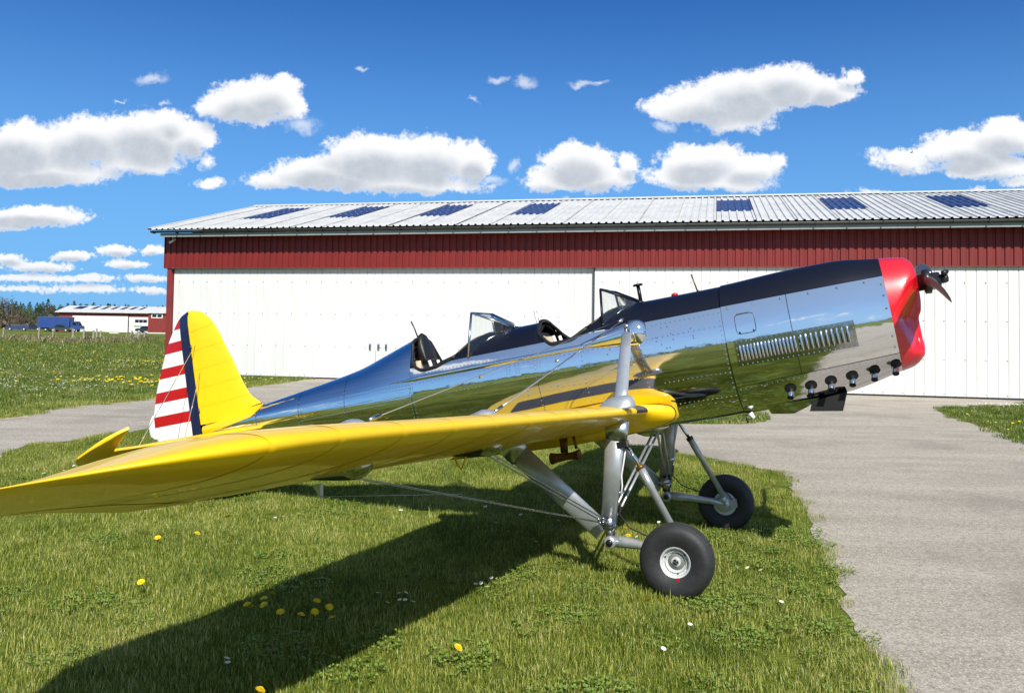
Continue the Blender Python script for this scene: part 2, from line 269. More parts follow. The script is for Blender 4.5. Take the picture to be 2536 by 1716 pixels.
# ------------------------------------------------------------------ mesh helpers
def tag(o, label=None, cat=None, group=None, kind=None):
    for k, v in (('label', label), ('category', cat), ('group', group), ('kind', kind)):
        if v: o[k] = v
    return o
def mesh(name, vs, fs, m=None, parent=None, smooth_=True, mi=None):
    me = bpy.data.meshes.new(name); me.from_pydata([tuple(v) for v in vs], [], [tuple(f) for f in fs]); me.update()
    if isinstance(m, (list, tuple)):
        for q in m: me.materials.append(q)
        if mi is not None: me.polygons.foreach_set('material_index', mi)
    elif m: me.materials.append(m)
    if smooth_: me.polygons.foreach_set('use_smooth', [True]*len(me.polygons))
    o = bpy.data.objects.new(name, me); COL.objects.link(o)
    if parent: o.parent = parent
    return o
def empty(name, loc=(0, 0, 0), rz=0, parent=None):
    o = bpy.data.objects.new(name, None); COL.objects.link(o); o.location = loc; o.rotation_euler = (0, 0, rz); o.empty_display_size = .1
    if parent: o.parent = parent
    return o
class MB:
    def __init__(s): s.v = []; s.f = []
    def add(s, vs, fs):
        b = len(s.v); s.v += [tuple(v) for v in vs]; s.f += [tuple(i+b for i in f) for f in fs]; return s
    def box(s, x0, x1, y0, y1, z0, z1):
        return s.add([(x0, y0, z0), (x1, y0, z0), (x1, y1, z0), (x0, y1, z0), (x0, y0, z1), (x1, y0, z1), (x1, y1, z1), (x0, y1, z1)],
                     [(0, 3, 2, 1), (4, 5, 6, 7), (0, 1, 5, 4), (1, 2, 6, 5), (2, 3, 7, 6), (3, 0, 4, 7)])
    def tube(s, pts, r, n=8, cap=True):
        pts = [Vector(p) for p in pts]; rs = r if isinstance(r, (list, tuple)) else [r]*len(pts); rings = []
        t0 = (pts[1]-pts[0]).normalized(); up = Vector((0, 0, 1)) if abs(t0.z) < .9 else Vector((1, 0, 0)); a = t0.cross(up).normalized()
        for i, p in enumerate(pts):
            t = (pts[min(i+1, len(pts)-1)]-pts[max(i-1, 0)]).normalized(); a = (a-t*a.dot(t)).normalized(); b = t.cross(a)
            rings.append([p+(a*math.cos(2*math.pi*k/n)+b*math.sin(2*math.pi*k/n))*rs[i] for k in range(n)])
        return s.rings(rings, cap)
    def rings(s, rings, cap=True, close=True):
        n = len(rings[0]); vs = [v for r in rings for v in r]; fs = []
        for i in range(len(rings)-1):
            for k in range(n if close else n-1):
                k2 = (k+1) % n; fs.append((i*n+k, i*n+k2, (i+1)*n+k2, (i+1)*n+k))
        if cap: fs.append(tuple(range(n-1, -1, -1))); fs.append(tuple((len(rings)-1)*n+k for k in range(n)))
        return s.add(vs, fs)
    def blade(s, p0, p1, w0, w1, t0, t1, major=(1, 0, 0), n=14, steps=2):
        p0, p1 = Vector(p0), Vector(p1); d = (p1-p0).normalized(); a = Vector(major); a = (a-d*a.dot(d)).normalized(); b = d.cross(a); rings = []
        for i in range(steps):
            f = i/(steps-1); p = p0.lerp(p1, f); w = w0+(w1-w0)*f; t = t0+(t1-t0)*f
            rings.append([p+a*(math.cos(2*math.pi*k/n)*w/2)+b*(math.sin(2*math.pi*k/n)*t/2) for k in range(n)])
        return s.rings(rings)
    def lathe(s, prof, c, axis='y', n=32, cap=True):
        c = Vector(c); rings = []
        for (r, h) in prof:
            ring = []
            for k in range(n):
                a = 2*math.pi*k/n; q = {'y': Vector((r*math.cos(a), h, r*math.sin(a))), 'z': Vector((r*math.cos(a), r*math.sin(a), h)), 'x': Vector((h, r*math.cos(a), r*math.sin(a)))}[axis]
                ring.append(c+q)
            rings.append(ring)
        return s.rings(rings, cap)
    def ell(s, c, rx, ry, rz, n=10, m=6):
        rings = []
        for j in range(m+1):
            t = math.pi*j/m; t = min(max(t, .02), math.pi-.02)
            rings.append([(c[0]+rx*math.sin(t)*math.cos(2*math.pi*k/n), c[1]+ry*math.sin(t)*math.sin(2*math.pi*k/n), c[2]+rz*math.cos(t)) for k in range(n)])
        return s.rings(rings)
    def build(s, name, m, parent=None, smooth_=True): return mesh(name, s.v, s.f, m, parent, smooth_)
def sharp(o, ang=35):
    me = o.data
    try: me.set_sharp_from_angle(angle=math.radians(ang))
    except Exception: pass
    return o
def bevel(o, w, seg=2):
    b = o.modifiers.new('bevel', 'BEVEL'); b.width = w; b.segments = seg; b.limit_method = 'ANGLE'; b.angle_limit = math.radians(40); return o
def pxx(u, dd): return (u-1268)/2120*dd      # bearing and distance to a place on the ground
def pchip(xs, ys):
    xs = np.array(xs, float); ys = np.array(ys, float); h = np.diff(xs); d = np.diff(ys)/h; m = np.zeros_like(xs)
    for i in range(1, len(xs)-1):
        if d[i-1]*d[i] > 0:
            w1 = 2*h[i]+h[i-1]; w2 = h[i]+2*h[i-1]; m[i] = (w1+w2)/(w1/d[i-1]+w2/d[i])
    m[0] = d[0]; m[-1] = d[-1]
    def f(x):
        x = min(max(x, xs[0]), xs[-1]); i = int(min(np.searchsorted(xs, x, side='right')-1, len(xs)-2)); t = (x-xs[i])/h[i]
        return float((2*t**3-3*t**2+1)*ys[i]+(t**3-2*t**2+t)*h[i]*m[i]+(-2*t**3+3*t**2)*ys[i+1]+(t**3-t**2)*h[i]*m[i+1])
    return f
# ================================================================== the setting
def sheet(name, poly, z, m):
    o = mesh(name, [(x, y, z) for x, y in poly], [tuple(range(len(poly)))], m, smooth_=False); o['kind'] = 'structure'; return o
g = sheet('ground', [(-2500, -2500), (2500, -2500), (2500, 3500), (-2500, 3500)], 0.0, MT['ground'])
def smooth_poly(p, closed_idx=None, n=5):
    out_ = []
    for i in range(len(p)-1):
        p0 = p[max(i-1, 0)]; p1 = p[i]; p2 = p[i+1]; p3 = p[min(i+2, len(p)-1)]
        for k in range(n):
            t = k/n; out_.append(tuple(.5*((2*p1[j])+(-p0[j]+p2[j])*t+(2*p0[j]-5*p1[j]+4*p2[j]-p3[j])*t*t+(-p0[j]+3*p1[j]-3*p2[j]+p3[j])*t**3) for j in (0, 1)))
    out_.append(p[-1]); return out_
FAR_L = smooth_poly([(-30, 4.5), (-14, 8.7), (-10.0, 11.0), (-8.17, 13.3), (-8.2, 14.7), (-8.02, 16.01), (-7.76, 16.51), (-7.64, 17.31), (-7.41, 17.98), (-6.66, 21.7), (-6.38, 23.18), (-6.06, 24.72)])
def wob(p, a=.05, seed=3):
    r = random.Random(seed); return [(x+r.uniform(-a, a), y+r.uniform(-a, a)) for x, y in p]
def dens(p, st=.25):
    o = []
    for i in range(len(p)-1):
        d = math.dist(p[i], p[i+1]); k = max(1, int(d/st)) if d < 12 else 1
        o += [(p[i][0]+(p[i+1][0]-p[i][0])*j/k, p[i][1]+(p[i+1][1]-p[i][1])*j/k) for j in range(k)]
    o.append(p[-1]); return o
NEAR_L = smooth_poly([(-30, 1.5), (-14, 5.4), (-8.2, 7.9), (-5.92, 9.4), (-5.84, 9.95), (-5.95, 10.7), (-5.63, 11.18), (-5.38, 12.08), (-5.1, 12.75), (-3.5, 12.9), (-1.0, 12.4), (1.65, 11.54), (2.15, 10.8), (2.44, 10.42), (2.68, 9.8), (2.81, 9.74), (2.97, 9.33), (2.73, 8.29), (2.47, 7.14), (2.2, 6.05), (2.02, 5.33), (1.84, 4.65), (1.75, 4.19), (1.62, 3.7), (1.50, 3.2), (1.2, 1.5), (.6, -2), (-.6, -8), (-2, -16)])
NEAR_L = wob(dens(NEAR_L), .035, 5)
FARW = wob(dens(FAR_L), .06, 8)
HANG = -13.4
U = Vector((math.cos(math.radians(HANG)), math.sin(math.radians(HANG)), 0)); Nn = Vector((-U.y, U.x, 0)); HD = 23.42
def hp(u, n): q = U*u+Nn*(HD+n); return (q.x, q.y)
apron = [hp(-11.75, .2), hp(16.2, .2)]
pave = FARW + [apron[0], apron[1], (26, 15), (22, 2), (12, -6), (9, -16)] + NEAR_L[::-1]
o = sheet('taxiway', pave, .004, MT['concrete'])
ISL_R = wob(dens(smooth_poly([(30, 23.5), (16, 21.4), (12.83, 20.43), (11.98, 20.04), (10.62, 19.05), (9.87, 18.82), (8.84, 17.69), (8.44, 16.46), (8.19, 15.34), (7.57, 12.68), (6.9, 10.9), (6.8, 8.5), (8, 5), (12, 0)])), .04, 2)
ISL_R.append((30, 0))
ISL_M = wob(dens(smooth_poly([(4.6, 17.0), (4.8, 16.2), (4.55, 15.2), (4.1, 14.7), (3.5, 14.45), (2.2, 14.5), (0, 15.1), (-2.2, 16.2), (-3.4, 17.6), (-1.5, 18.4), (1, 18.2), (3.4, 17.7), (4.6, 17.0)])), .04, 4)
sheet('grass_verge', ISL_R, .008, MT['ground']); sheet('grass_island', ISL_M, .008, MT['ground'])
# sandy edge along the meadow side of the taxiway, and a trodden track across the meadow
e = []
for i, (x, y) in enumerate(FARW):
    e.append((x-.02, y+.02))
e2 = [(x+.22+.16*math.sin(i*1.7), y-.12+.1*math.sin(i*.9)) for i, (x, y) in enumerate(e)]
strip = MB(); k0 = next(i for i, p in enumerate(e) if p[0] > -12)
for i in range(k0, len(e)-14):
    strip.add([(e[i][0], e[i][1], .0085), (e[i+1][0], e[i+1][1], .0085), (e2[i+1][0], e2[i+1][1], .0085), (e2[i][0], e2[i][1], .0085)], [(3, 2, 1, 0)])
o = strip.build('gravel_edge', MT['dirt'], None, False); o['kind'] = 'structure'
o = sheet('meadow_track', [(-60, 8.9), (-23.57, 39.2), (-17.9, 43.9), (20, 76), (20, 76.7), (-17.9, 44.6), (-23.57, 39.9), (-60, 9.9)], .004, MT['path'])
# ------------------------------------------------------------------ hangar
H = empty('hangar', (Nn*HD)[:3], math.radians(HANG)); tag(H, 'long white and dark red aircraft hangar with a pale corrugated roof behind the airplane', 'hangar')
U0, U1 = -16.73, 16.3
def profile(u0, u1, pitch, base, top, slope, depth):
    pts = []; u = u0
    while u < u1-1e-6:
        pts += [(u, 0), (u+base, 0), (u+base+slope, depth), (u+base+slope+top, depth)]; u += pitch
    pts.append((u1, 0)); return [(min(a, u1), b) for a, b in pts]
# red profiled band above the doors
PIT = .202; SW = 1.01
pr = profile(0, SW-.003, PIT, .052, .118, .014, .034)
band0 = None; k = 0; u = U0
vs = [(a, -b, z) for z in (3.312, 4.34) for a, b in pr]; n_ = len(pr); fs = [(i, i+1, n_+i+1, n_+i) for i in range(n_-1)]
me = None
while u < U1:
    if me is None: o = mesh('cladding_sheet', vs, fs, MT['hred'], H, False); me = o.data
    else: o = bpy.data.objects.new('cladding_sheet', me); COL.objects.link(o); o.parent = H
    o.location = (u, 0, 0); u += SW
MB().box(U0, U1, .001, .05, 3.30, 4.34).box(U0-.004, U1, -.036, .0, 3.296, 3.312).build('band_backing', MT['hred2'], H, False)
MB().box(U0-.012, U0, -.04, .35, 3.296, 4.34).build('corner_flashing', MT['hred2'], H, False)
MB().box(-16.64, -16.50, .0, .32, 0, 3.296).build('corner_post', MT['hred2'], H, False)
# side and rear walls
MB().box(-16.62, -16.58, .32, 11.0, 0, 4.3).box(16.2, 16.24, .05, 11.0, 0, 4.3).box(-16.62, 16.24, 11.0, 11.05, 0, 4.3).build('rear_wall', MT['hred2'], H, False)
MB().add([(-16.6, .35, 4.3), (-16.6, 5.55, 5.85), (-16.6, 11, 4.3)], [(0, 1, 2)]).build('gable', MT['hred2'], H, False)
# sliding doors: every sheet a piece, with the joints standing in shade
def door(name, ua, ub, n, z0, z1, lab=None):
    D = empty(name, (0, 0, 0), 0, H)
    if lab: D['label'] = lab
    MB().box(ua, ub, n+.03, n+.07, z0, z1).build('door_frame', MT['door'], D, False)
    q = []; w = .96; pts = []
    for j in range(4):
        a = j*.24; pts += [(a+.004, .006), (a+.010, -.010), (a+.224, -.010), (a+.230, .006)]
    vs = [(a, b, z) for z in (z0, z1) for a, b in pts]; c = len(pts); fs = [(i, i+1, c+i+1, c+i) for i in range(c-1)]
    u = ua; me = None; scr = MB()
    while u < ub-.2:
        if u+w > ub:
            f = (ub-u)/w; m2 = mesh('door_sheet', [(a*f, b, z) for a, b, z in vs], fs, MT['door'], D, False); m2.location = (u, n+.022, 0); break
        if me is None: o = mesh('door_sheet', vs, fs, MT['door'], D, False); me = o.data
        else: o = bpy.data.objects.new('door_sheet', me); COL.objects.link(o); o.parent = D
        o.location = (u, n+.022, 0)
        for du in (.232, .712):
            for z in (z0+.05, .96, 1.93, 2.89):
                scr.ell((u+du-.02, n+.003, z), .012, .008, .014, 6, 4)
        u += w
    o = scr.build('screws', MT['darkmetal'], D); o['kind'] = 'stuff'
    MB().box(ua, ub, n+.01, n+.06, .004, z0).build('door_gap_shade', MT['lead'], D, False)  # dark strip standing in for the shaded gap below the leaf
    return D
DL = door('sliding_door', -16.49, -3.275, .125, .05, 3.34, 'left sliding door leaf with three lock plates')
DR = door('sliding_door', -3.262, 16.2, .055, .05, 3.34, 'right sliding door leaf')
MB().box(-3.275, -3.262, -.01, .14, .05, 3.3).build('door_edge', MT['lead'], DR, False)
MB().box(-16.6, 16.2, .25, .27, 0, 3.4).build('dark_backing', MT['dark'], H, False)
for uu in (-9.868, -9.604, -9.365):
    o = MB().box(uu-.036, uu+.036, .100, .114, .90, 1.075).build('lock_plate', MT['alu_dull'], DL, False)
    MB().tube([(uu-.012, .098, .95), (uu-.012, .07, .96), (uu-.012, .07, 1.01), (uu-.012, .1, 1.02)], .009, 6).build('handle', MT['darkmetal'], DL)
MB().box(-9.70, -9.692, .118, .123, .05, .9).build('wicket_joint', MT['lead'], DL, False)
# fascia, gutter, soffit
u = -16.56; k = 0
while u < 16.5:
    w = min(2.33, 16.5-u); MB().box(u, u+w-.006, -.50, -.47, 4.222, 4.335).build('fascia_board', MT['fascia'], H, False); u += w
MB().box(-16.56, 16.5, -.47, .30, 4.30, 4.33).build('soffit', MT['fascia'], H, False)
gt = MB(); rg = []
for uu in (-16.84, 16.8):
    rg.append([(uu, -.56+.062*math.cos(math.pi+math.pi*k/8), 4.40+.062*math.sin(math.pi+math.pi*k/8)) for k in range(9)]+[(uu, -.56+.055*math.cos(-math.pi*k/8), 4.402+.055*math.sin(-math.pi*k/8)) for k in range(9)])
gt.rings(rg); gt.build('gutter', MT['gutter'], H)
u = -16.75; br = MB(); me = None
while u < 16.6:
    if me is None: o = MB().box(0, .016, -.632, -.50, 4.32, 4.345).box(0, .016, -.634, -.620, 4.335, 4.41).build('gutter_bracket', MT['darkmetal'], H, False); me = o.data
    else: o = bpy.data.objects.new('gutter_bracket', me); COL.objects.link(o); o.parent = H
    o.location = (u, 0, 0); u += .80
# roof
RS = .2577; ZE = 4.437; NR = 5.55; N0 = -.64
def rz_(n): return ZE+RS*(n-N0)
def roof_piece(name, n0, n1, m, lift=0, prof=None, parent=None, me=None):
    pr = prof; vs = []
    for nn in (n0, n1): vs += [(a, nn, rz_(nn)+b+lift) for a, b in pr]
    c = len(pr); return mesh(name, vs, [(i, i+1, c+i+1, c+i) for i in range(c-1)], m, parent or H, False)
rp = profile(0, SW+.012, PIT, .125, .045, .016, .036)
vpr = [q for q in rp if q[0] <= .74]; o = roof_piece('roof_sheet', N0, NR, MT['roof'], prof=[(0, 0)]+[(x_-.27, z_) for x_, z_ in rp if .28 < x_]); o.location = (-16.90, 0, 0)
full = None; k = -16; below = top = None
while True:
    u = k*SW
    if u > 16.2: break
    segs = [(N0, NR)]
    sky_ = (k % 3 == 0) and k not in (-3,) and -15 <= k <= 14
    if sky_: segs = [(N0, 1.62), (4.45, NR)]
    for (a, b) in segs:
        key = (a, b)
        if not sky_ and full is None: o = roof_piece('roof_sheet', a, b, MT['roof'], prof=rp); full = o.data
        elif not sky_: o = bpy.data.objects.new('roof_sheet', full); COL.objects.link(o); o.parent = H
        elif a == N0 and below is None: o = roof_piece('roof_sheet', a, b, MT['roof'], prof=rp); below = o.data
        elif a == N0: o = bpy.data.objects.new('roof_sheet', below); COL.objects.link(o); o.parent = H
        elif top is None: o = roof_piece('roof_sheet', a, b, MT['roof'], prof=rp); top = o.data
        else: o = bpy.data.objects.new('roof_sheet', top); COL.objects.link(o); o.parent = H
        o.location = (u, 0, 0)
    if sky_:
        s = roof_piece('skylight', 1.55, 4.50, MT['skyl'], lift=.006, prof=rp); s.location = (u, 0, 0)
        for nn in (2.3, 3.05, 3.8):
            bars = MB()
            for (a, b), (a2, b2) in zip(rp[:-1], rp[1:]):
                bars.add([(a, nn-.02, rz_(nn-.02)+b+.009), (a2, nn-.02, rz_(nn-.02)+b2+.009), (a2, nn+.02, rz_(nn+.02)+b2+.009), (a, nn+.02, rz_(nn+.02)+b+.009)], [(0, 1, 2, 3)])
            bars.build('glazing_bar', MT['skylbar'], s, False)
    k += 1
o = MB().add([(-16.92, NR, rz_(NR)+.002), (16.9, NR, rz_(NR)+.002), (16.9, 11.75, ZE), (-16.92, 11.75, ZE)], [(0, 1, 2, 3)]).build('rear_roof', MT['roof'], H, False)
MB().add([(-16.92, NR-.18, rz_(NR-.18)+.046), (16.9, NR-.18, rz_(NR-.18)+.046), (16.9, NR, rz_(NR)+.075), (-16.92, NR, rz_(NR)+.075), (-16.92, NR+.18, rz_(NR)+.03), (16.9, NR+.18, rz_(NR)+.03)], [(0, 1, 2, 3), (3, 2, 5, 4)]).build('ridge_cap', MT['roof'], H, False)
MB().add([(-16.94, N0, ZE-.03), (-16.92, N0, ZE-.03), (-16.92, NR, rz_(NR)-.03), (-16.94, NR, rz_(NR)-.03), (-16.94, N0, ZE+.045), (-16.8, N0, ZE+.045), (-16.8, NR, rz_(NR)+.045), (-16.94, NR, rz_(NR)+.045)], [(0, 1, 2, 3), (4, 5, 6, 7), (0, 3, 7, 4)]).build('verge_trim', MT['roof'], H, False)
# roof underlay so that no light leaks through the laps
MB().add([(-16.8, N0+.05, ZE-.02), (16.8, N0+.05, ZE-.02), (16.8, NR, rz_(NR)-.035), (-16.8, NR, rz_(NR)-.035)], [(0, 1, 2, 3)]).build('roof_underlay', MT['dark'], H, False)
SC = empty('security_camera', (U*-16.335+Nn*(HD-.2)+Vector((0, 0, 4.19)))[:3], math.radians(HANG)); tag(SC, 'small white security camera hanging under the eave at the left corner of the hangar', 'camera')
MB().tube([(0, 0, .11), (0, 0, 0)], .014, 8).build('bracket', MT['whitep'], SC); MB().tube([(.07, .03, .0), (-.06, -.09, -.13)], .034, 10).build('camera_body', MT['whitep'], SC)
# ------------------------------------------------------------------ the far shed with its annex
def win(parent, name, x0, x1, z0, z1, y, m=None, panes=2, fr=.09, fm=None):
    w = MB().box(x0, x1, y-.05, y, z0, z1).build(name, fm or MT['whitep'], parent, False); st = (x1-x0-fr)/panes
    for i in range(panes): MB().box(x0+fr+i*st, x0+i*st+st, y-.06, y-.052, z0+fr, z1-fr).build('pane', MT['window'], w, False)
SH = empty('storage_shed', (-85, 190, 0), 0); tag(SH, 'distant low red and white shed with dark roof windows behind the blue truck', 'shed')
K = 190/150.; sx = lambda x: x*K+85; sz = lambda z: (z-1.5)*K+1.5
x0, x1 = sx(-79.4), sx(-58)
MB().box(x0, x1, .1, 10, 0, sz(3.75)).build('wall', MT['hred2'], SH, False)
MB().add([(sx(-79.79), -.6, sz(3.78)), (x1, -.6, sz(3.78)), (x1, 5.4, sz(4.95)), (sx(-79.79), 5.4, sz(4.95)), (sx(-79.79), 11, sz(3.7)), (x1, 11, sz(3.7))], [(0, 1, 2, 3), (3, 2, 5, 4)]).box(sx(-79.79), x1, -.62, -.5, sz(3.66), sz(3.78)).build('roof', MT['roof'], SH, False)
MB().box(sx(-76.93), sx(-67.2), -.02, .1, 0, sz(3.1)).build('sliding_door', MT['door'], SH, False)
MB().box(sx(-67.0), x1, -.02, .1, 0, sz(3.0)).build('sliding_door', MT['door'], SH, False)
MB().tube([(sx(-67.1), -.05, sz(3.6)), (sx(-67.1), -.05, 0)], .09, 6).build('downpipe', MT['darkmetal'], SH)
for a, b in ((-77.8, -75.2), (-74.7, -73.5), (-72.92, -71.72), (-71.22, -70.1), (-69.52, -68.4), (-67.9, -66.78), (-66.19, -65.32), (-63.69, -62.81)):
    n0_, n1_ = (2.2, 4.7); sl = (sz(4.95)-sz(3.78))/6.0; zz = lambda n: sz(3.78)+sl*(n+.6)+.04; wdt = (b-a)*K*.62
    xx = sx(a); sk = .35
    MB().add([(xx, n0_, zz(n0_)), (xx+wdt, n0_, zz(n0_)), (xx+wdt+sk, n1_, zz(n1_)), (xx+sk, n1_, zz(n1_)), (xx, n0_, zz(n0_)-.1), (xx+wdt, n0_, zz(n0_)-.1)], [(0, 1, 2, 3), (4, 5, 1, 0)]).build('roof_window', MT['window'], SH, False)
w = MB().box(sx(-65.98), sx(-63.78), -.08, -.03, sz(2.07), sz(2.56)).build('window', MT['window'], SH, False)
for i in range(4): MB().box(sx(-65.98)+i*.9, sx(-65.98)+i*.9+.06, -.1, -.04, sz(1.5), sz(2.56)).build('window_bar', MT['whitep'], w, False)
MB().box(sx(-66.1), sx(-63.7), -.3, -.04, sz(1.48), sz(1.53)).build('sill', MT['whitep'], w, False)
AN = empty('shed_annex', (-70, 172, 0), 0); tag(AN, 'small dark red shed annex with a white framed double window beside the hangar corner', 'shed')
K2 = 172/150.; ax_ = lambda x: x*K2+70; az_ = lambda z: (z-1.5)*K2+1.5
MB().box(ax_(-63.67), ax_(-58.6), 0, 6, 0, az_(3.9)).build('wall', MT['hred2'], AN, False)
MB().add([(ax_(-63.85), -.4, az_(3.85)), (ax_(-58), -.4, az_(3.85)), (ax_(-58), 4, az_(4.85)), (ax_(-63.4), 4, az_(4.85)), (ax_(-63.4), 8, az_(3.9)), (ax_(-58), 8, az_(3.9))], [(0, 1, 2, 3), (3, 2, 5, 4)]).box(ax_(-63.85), ax_(-58), -.42, -.36, az_(3.72), az_(3.85)).build('roof', MT['roof'], AN, False)
win(AN, 'window', ax_(-63.1), ax_(-61.13), az_(2.88), az_(3.62), -.02, panes=2, fr=.16)
MB().box(ax_(-63.67), ax_(-58.6), -.06, .0, 0, .16).build('plinth', MT['whitep'], AN, False)
pl = MB().tube([(0, 0, -.1), (.45, 0, .75)], .16, 5).build('leaning_plank', MT['wood'], None, False); pl.location = (pxx(1452/4.369, 81), 81, 0); tag(pl, 'wide dark plank slanting in the grass beside the fallen fence post', 'plank')
for xx in (-2.0, 1.5): tag(MB().box(0, 1.7, 0, .5, 0, .12).build('kerb_slab', MT['whitep'], None, False), 'pale concrete slab lying in the grass before the red annex', 'slab', 'slabs in the grass before the annex').location = (-72.5+xx*1.3, 160, 0)
# ------------------------------------------------------------------ vehicles far away
def car(name, x, y, ln, m, lab, wagon=False, rz=0, h=1.45):
    c = empty(name, (x, y, 0), rz); tag(c, lab, 'car')
    prof_ = [(0, .35), (0, .75), (.12, .92), (.22*ln, .98), (.33*ln, h), (.62*ln, h+.02)] + ([(.93*ln, h-.06), (.99*ln, .95)] if wagon else [(.80*ln, 1.02), (.98*ln, .97)]) + [(ln, .6), (ln-.02, .35)]
    mb = MB(); rings = []
    for yy, ins in ((-.86, .0), (-.80, .03), (.80, .03), (.86, .0)): rings.append([(px, yy*(1 if pz < 1 else .82), pz) for px, pz in prof_])
    mb.rings(rings); sharp(mb.build('body', m, c), 30)
    gx = [(.245*ln, 1.0), (.335*ln, h-.05), (.60*ln, h-.04)] + ([(.91*ln, h-.11), (.95*ln, 1.0)] if wagon else [(.76*ln, 1.03)])
    for s in (-1, 1): mesh('side_window', [(a, s*(.87 if b < 1.1 else .735), b) for a, b in gx], [tuple(range(len(gx)))], MT['window'], c, False)
    for wx in (.19*ln, .80*ln):
        for s in (-1, 1):
            w = MB().lathe([(.02, -.1), (.30, -.1), (.31, 0), (.30, .1), (.02, .1)], (wx, s*.80, .31), 'y', 14).build('wheel', MT['rubber'], c); MB().lathe([(.01, -.105), (.19, -.105), (.19, .105), (.01, .105)], (wx, s*.81, .31), 'y', 12).build('rim', MT['rim'], w)
    for s in (-.6, .6): MB().ell((.03, s, .68), .05, .15, .08, 8, 4).build('headlight', MT['whitep'], c); MB().ell((ln-.03, s, .75), .05, .12, .08, 8, 4).build('tail_light', MT['lampred'], c)
    return c
car('parked_car', pxx(57, 196), 196, 3.9, MT['carblack'], 'dark car half hidden behind the blue estate on the far left', rz=.5)
car('parked_car', pxx(17, 188), 188, 4.4, MT['carblue'], 'dark blue estate car parked on the far left behind the fence', True, rz=.42)
car('parked_car', pxx(129, 177), 177, 4.3, MT['cargreen'], 'dark green saloon car parked in front of the blue truck')
car('parked_car', pxx(341, 180), 180, 4.3, MT['carblack'], 'black car partly hidden by the red shed annex')
T = empty('box_truck', (pxx(101.5, 184)+1.0, 184, 0), 0); T.scale = (.86, .86, .80); tag(T, 'blue box truck facing right, parked before the distant shed', 'truck')
TS = 208/2120.
tl = 33.5*TS*2.2; 
MB().box(-1.2, 6.7, -1.2, 1.2, 1.0, 3.85).build('cargo_box', MT['truckblue'], T, False); MB().box(-1.25, 6.75, -1.22, 1.22, 3.85, 3.93).build('box_rail', MT['alu_dull'], T, False)
cb = MB(); cp_ = [(6.95, .6), (6.95, 2.75), (8.2, 2.78), (8.75, 1.75), (9.35, 1.5), (9.45, .6)]; cb.rings([[(a, y_, b) for a, b in cp_] for y_ in (-1.1, 1.1)]); cb.build('cab', MT['truckblue'], T, False)
for s in (-1.11, 1.11): mesh('cab_window', [(7.5, s, 1.75), (7.5, s, 2.5), (8.15, s, 2.5), (8.5, s, 1.75)], [(0, 1, 2, 3)], MT['window'], T, False)
mesh('windscreen', [(8.24, -.95, 2.68), (8.24, .95, 2.68), (8.78, .95, 1.8), (8.78, -.95, 1.8)], [(0, 1, 2, 3)], MT['window'], T, False)
MB().box(-1.0, 7.5, -.5, .5, .7, 1.0).build('chassis', MT['darkmetal'], T, False)
for wx in (.8, 7.9):
    for s in (-1, 1): w = MB().lathe([(.03, -.14), (.42, -.14), (.42, .14), (.03, .14)], (wx, s*1.0, .42), 'y', 16).build('wheel', MT['rubber'], T); MB().lathe([(.02, -.15), (.22, -.15), (.22, .15), (.02, .15)], (wx, s*1.0, .42), 'y', 12).build('rim', MT['rim'], w)
MB().box(9.40, 9.5, -1.1, 1.1, .5, .8).build('bumper', MT['whitep'], T, False)
# ------------------------------------------------------------------ pasture fence
FP = [(pxx(11.4, 84), 84, 1.12, .02, 'leftmost weathered wooden fence post, tall and slightly tilted'),
      (pxx(98.4, 73), 73, 1.22, .04, 'second wooden fence post from the left, thick and tall'),
      (pxx(131.6, 72), 72, 1.15, .14, 'thin fence post leaning to the right before the green car'),
      (pxx(184.3, 71), 71, 1.15, -.04, 'wooden fence post in front of the truck cab'),
      (pxx(210.6, 70), 70, 1.05, -.02, 'dark post at the left side of the wire gate'),
      (pxx(233.5, 70), 70, 1.08, .02, 'dark post at the right side of the wire gate'),
      (pxx(243.1, 82), 82, 1.18, -.05, 'pale thick fence post right of the wire gate'),
      (pxx(251.3, 82), 82, 1.00, .02, 'short fence post beside the pale thick one'),
      (pxx(319.3, 82), 82, 1.00, .42, 'fence post leaning far over to the right'),
      (pxx(338.8, 80), 80, 0.95, .5, 'fallen leaning fence post close to the slanted plank'),
      (pxx(360.5, 84), 84, 1.00, -.02, 'rightmost upright fence post before the annex')]
for (x, y, h_, tilt, lab) in FP:
    o = MB().tube([(0, 0, -.1), (tilt*h_*.5, 0, h_*.5), (tilt*h_, .02, h_)], [.095, .085, .075], 7).build('fence_post', MT['wood'], None, True); o.location = (x, y, 0); sharp(o, 50); tag(o, lab, 'fence post', 'pasture fence posts')
fw = MB()
for z in (.35, .62, .88):
    for i in range(3): fw.tube([(FP[i][0], FP[i][1], z), ((FP[i][0]+FP[i+1][0])/2, (FP[i][1]+FP[i+1][1])/2, z-.05), (FP[i+1][0], FP[i+1][1], z)], .010, 4)
    fw.tube([(FP[6][0], 82, z), (FP[8][0], 82, z-.1), (FP[10][0], 84, z)], .010, 4)
tag(fw.build('fence_wire', MT['darkmetal']), 'thin sagging wires strung between the pasture fence posts', 'wire')
gm = MB()
gx0, gx1 = FP[4][0], FP[5][0]
for i in range(7): gm.box(gx0+(gx1-gx0)*i/6-.01, gx0+(gx1-gx0)*i/6+.01, 70.0, 70.02, .1, .95)
for z in (.1, .4, .7, .95): gm.box(gx0, gx1, 69.99, 70.03, z, z+.03)
tag(gm.build('wire_gate', MT['darkmetal'], None, False), 'dark wire mesh gate in the pasture fence', 'gate')
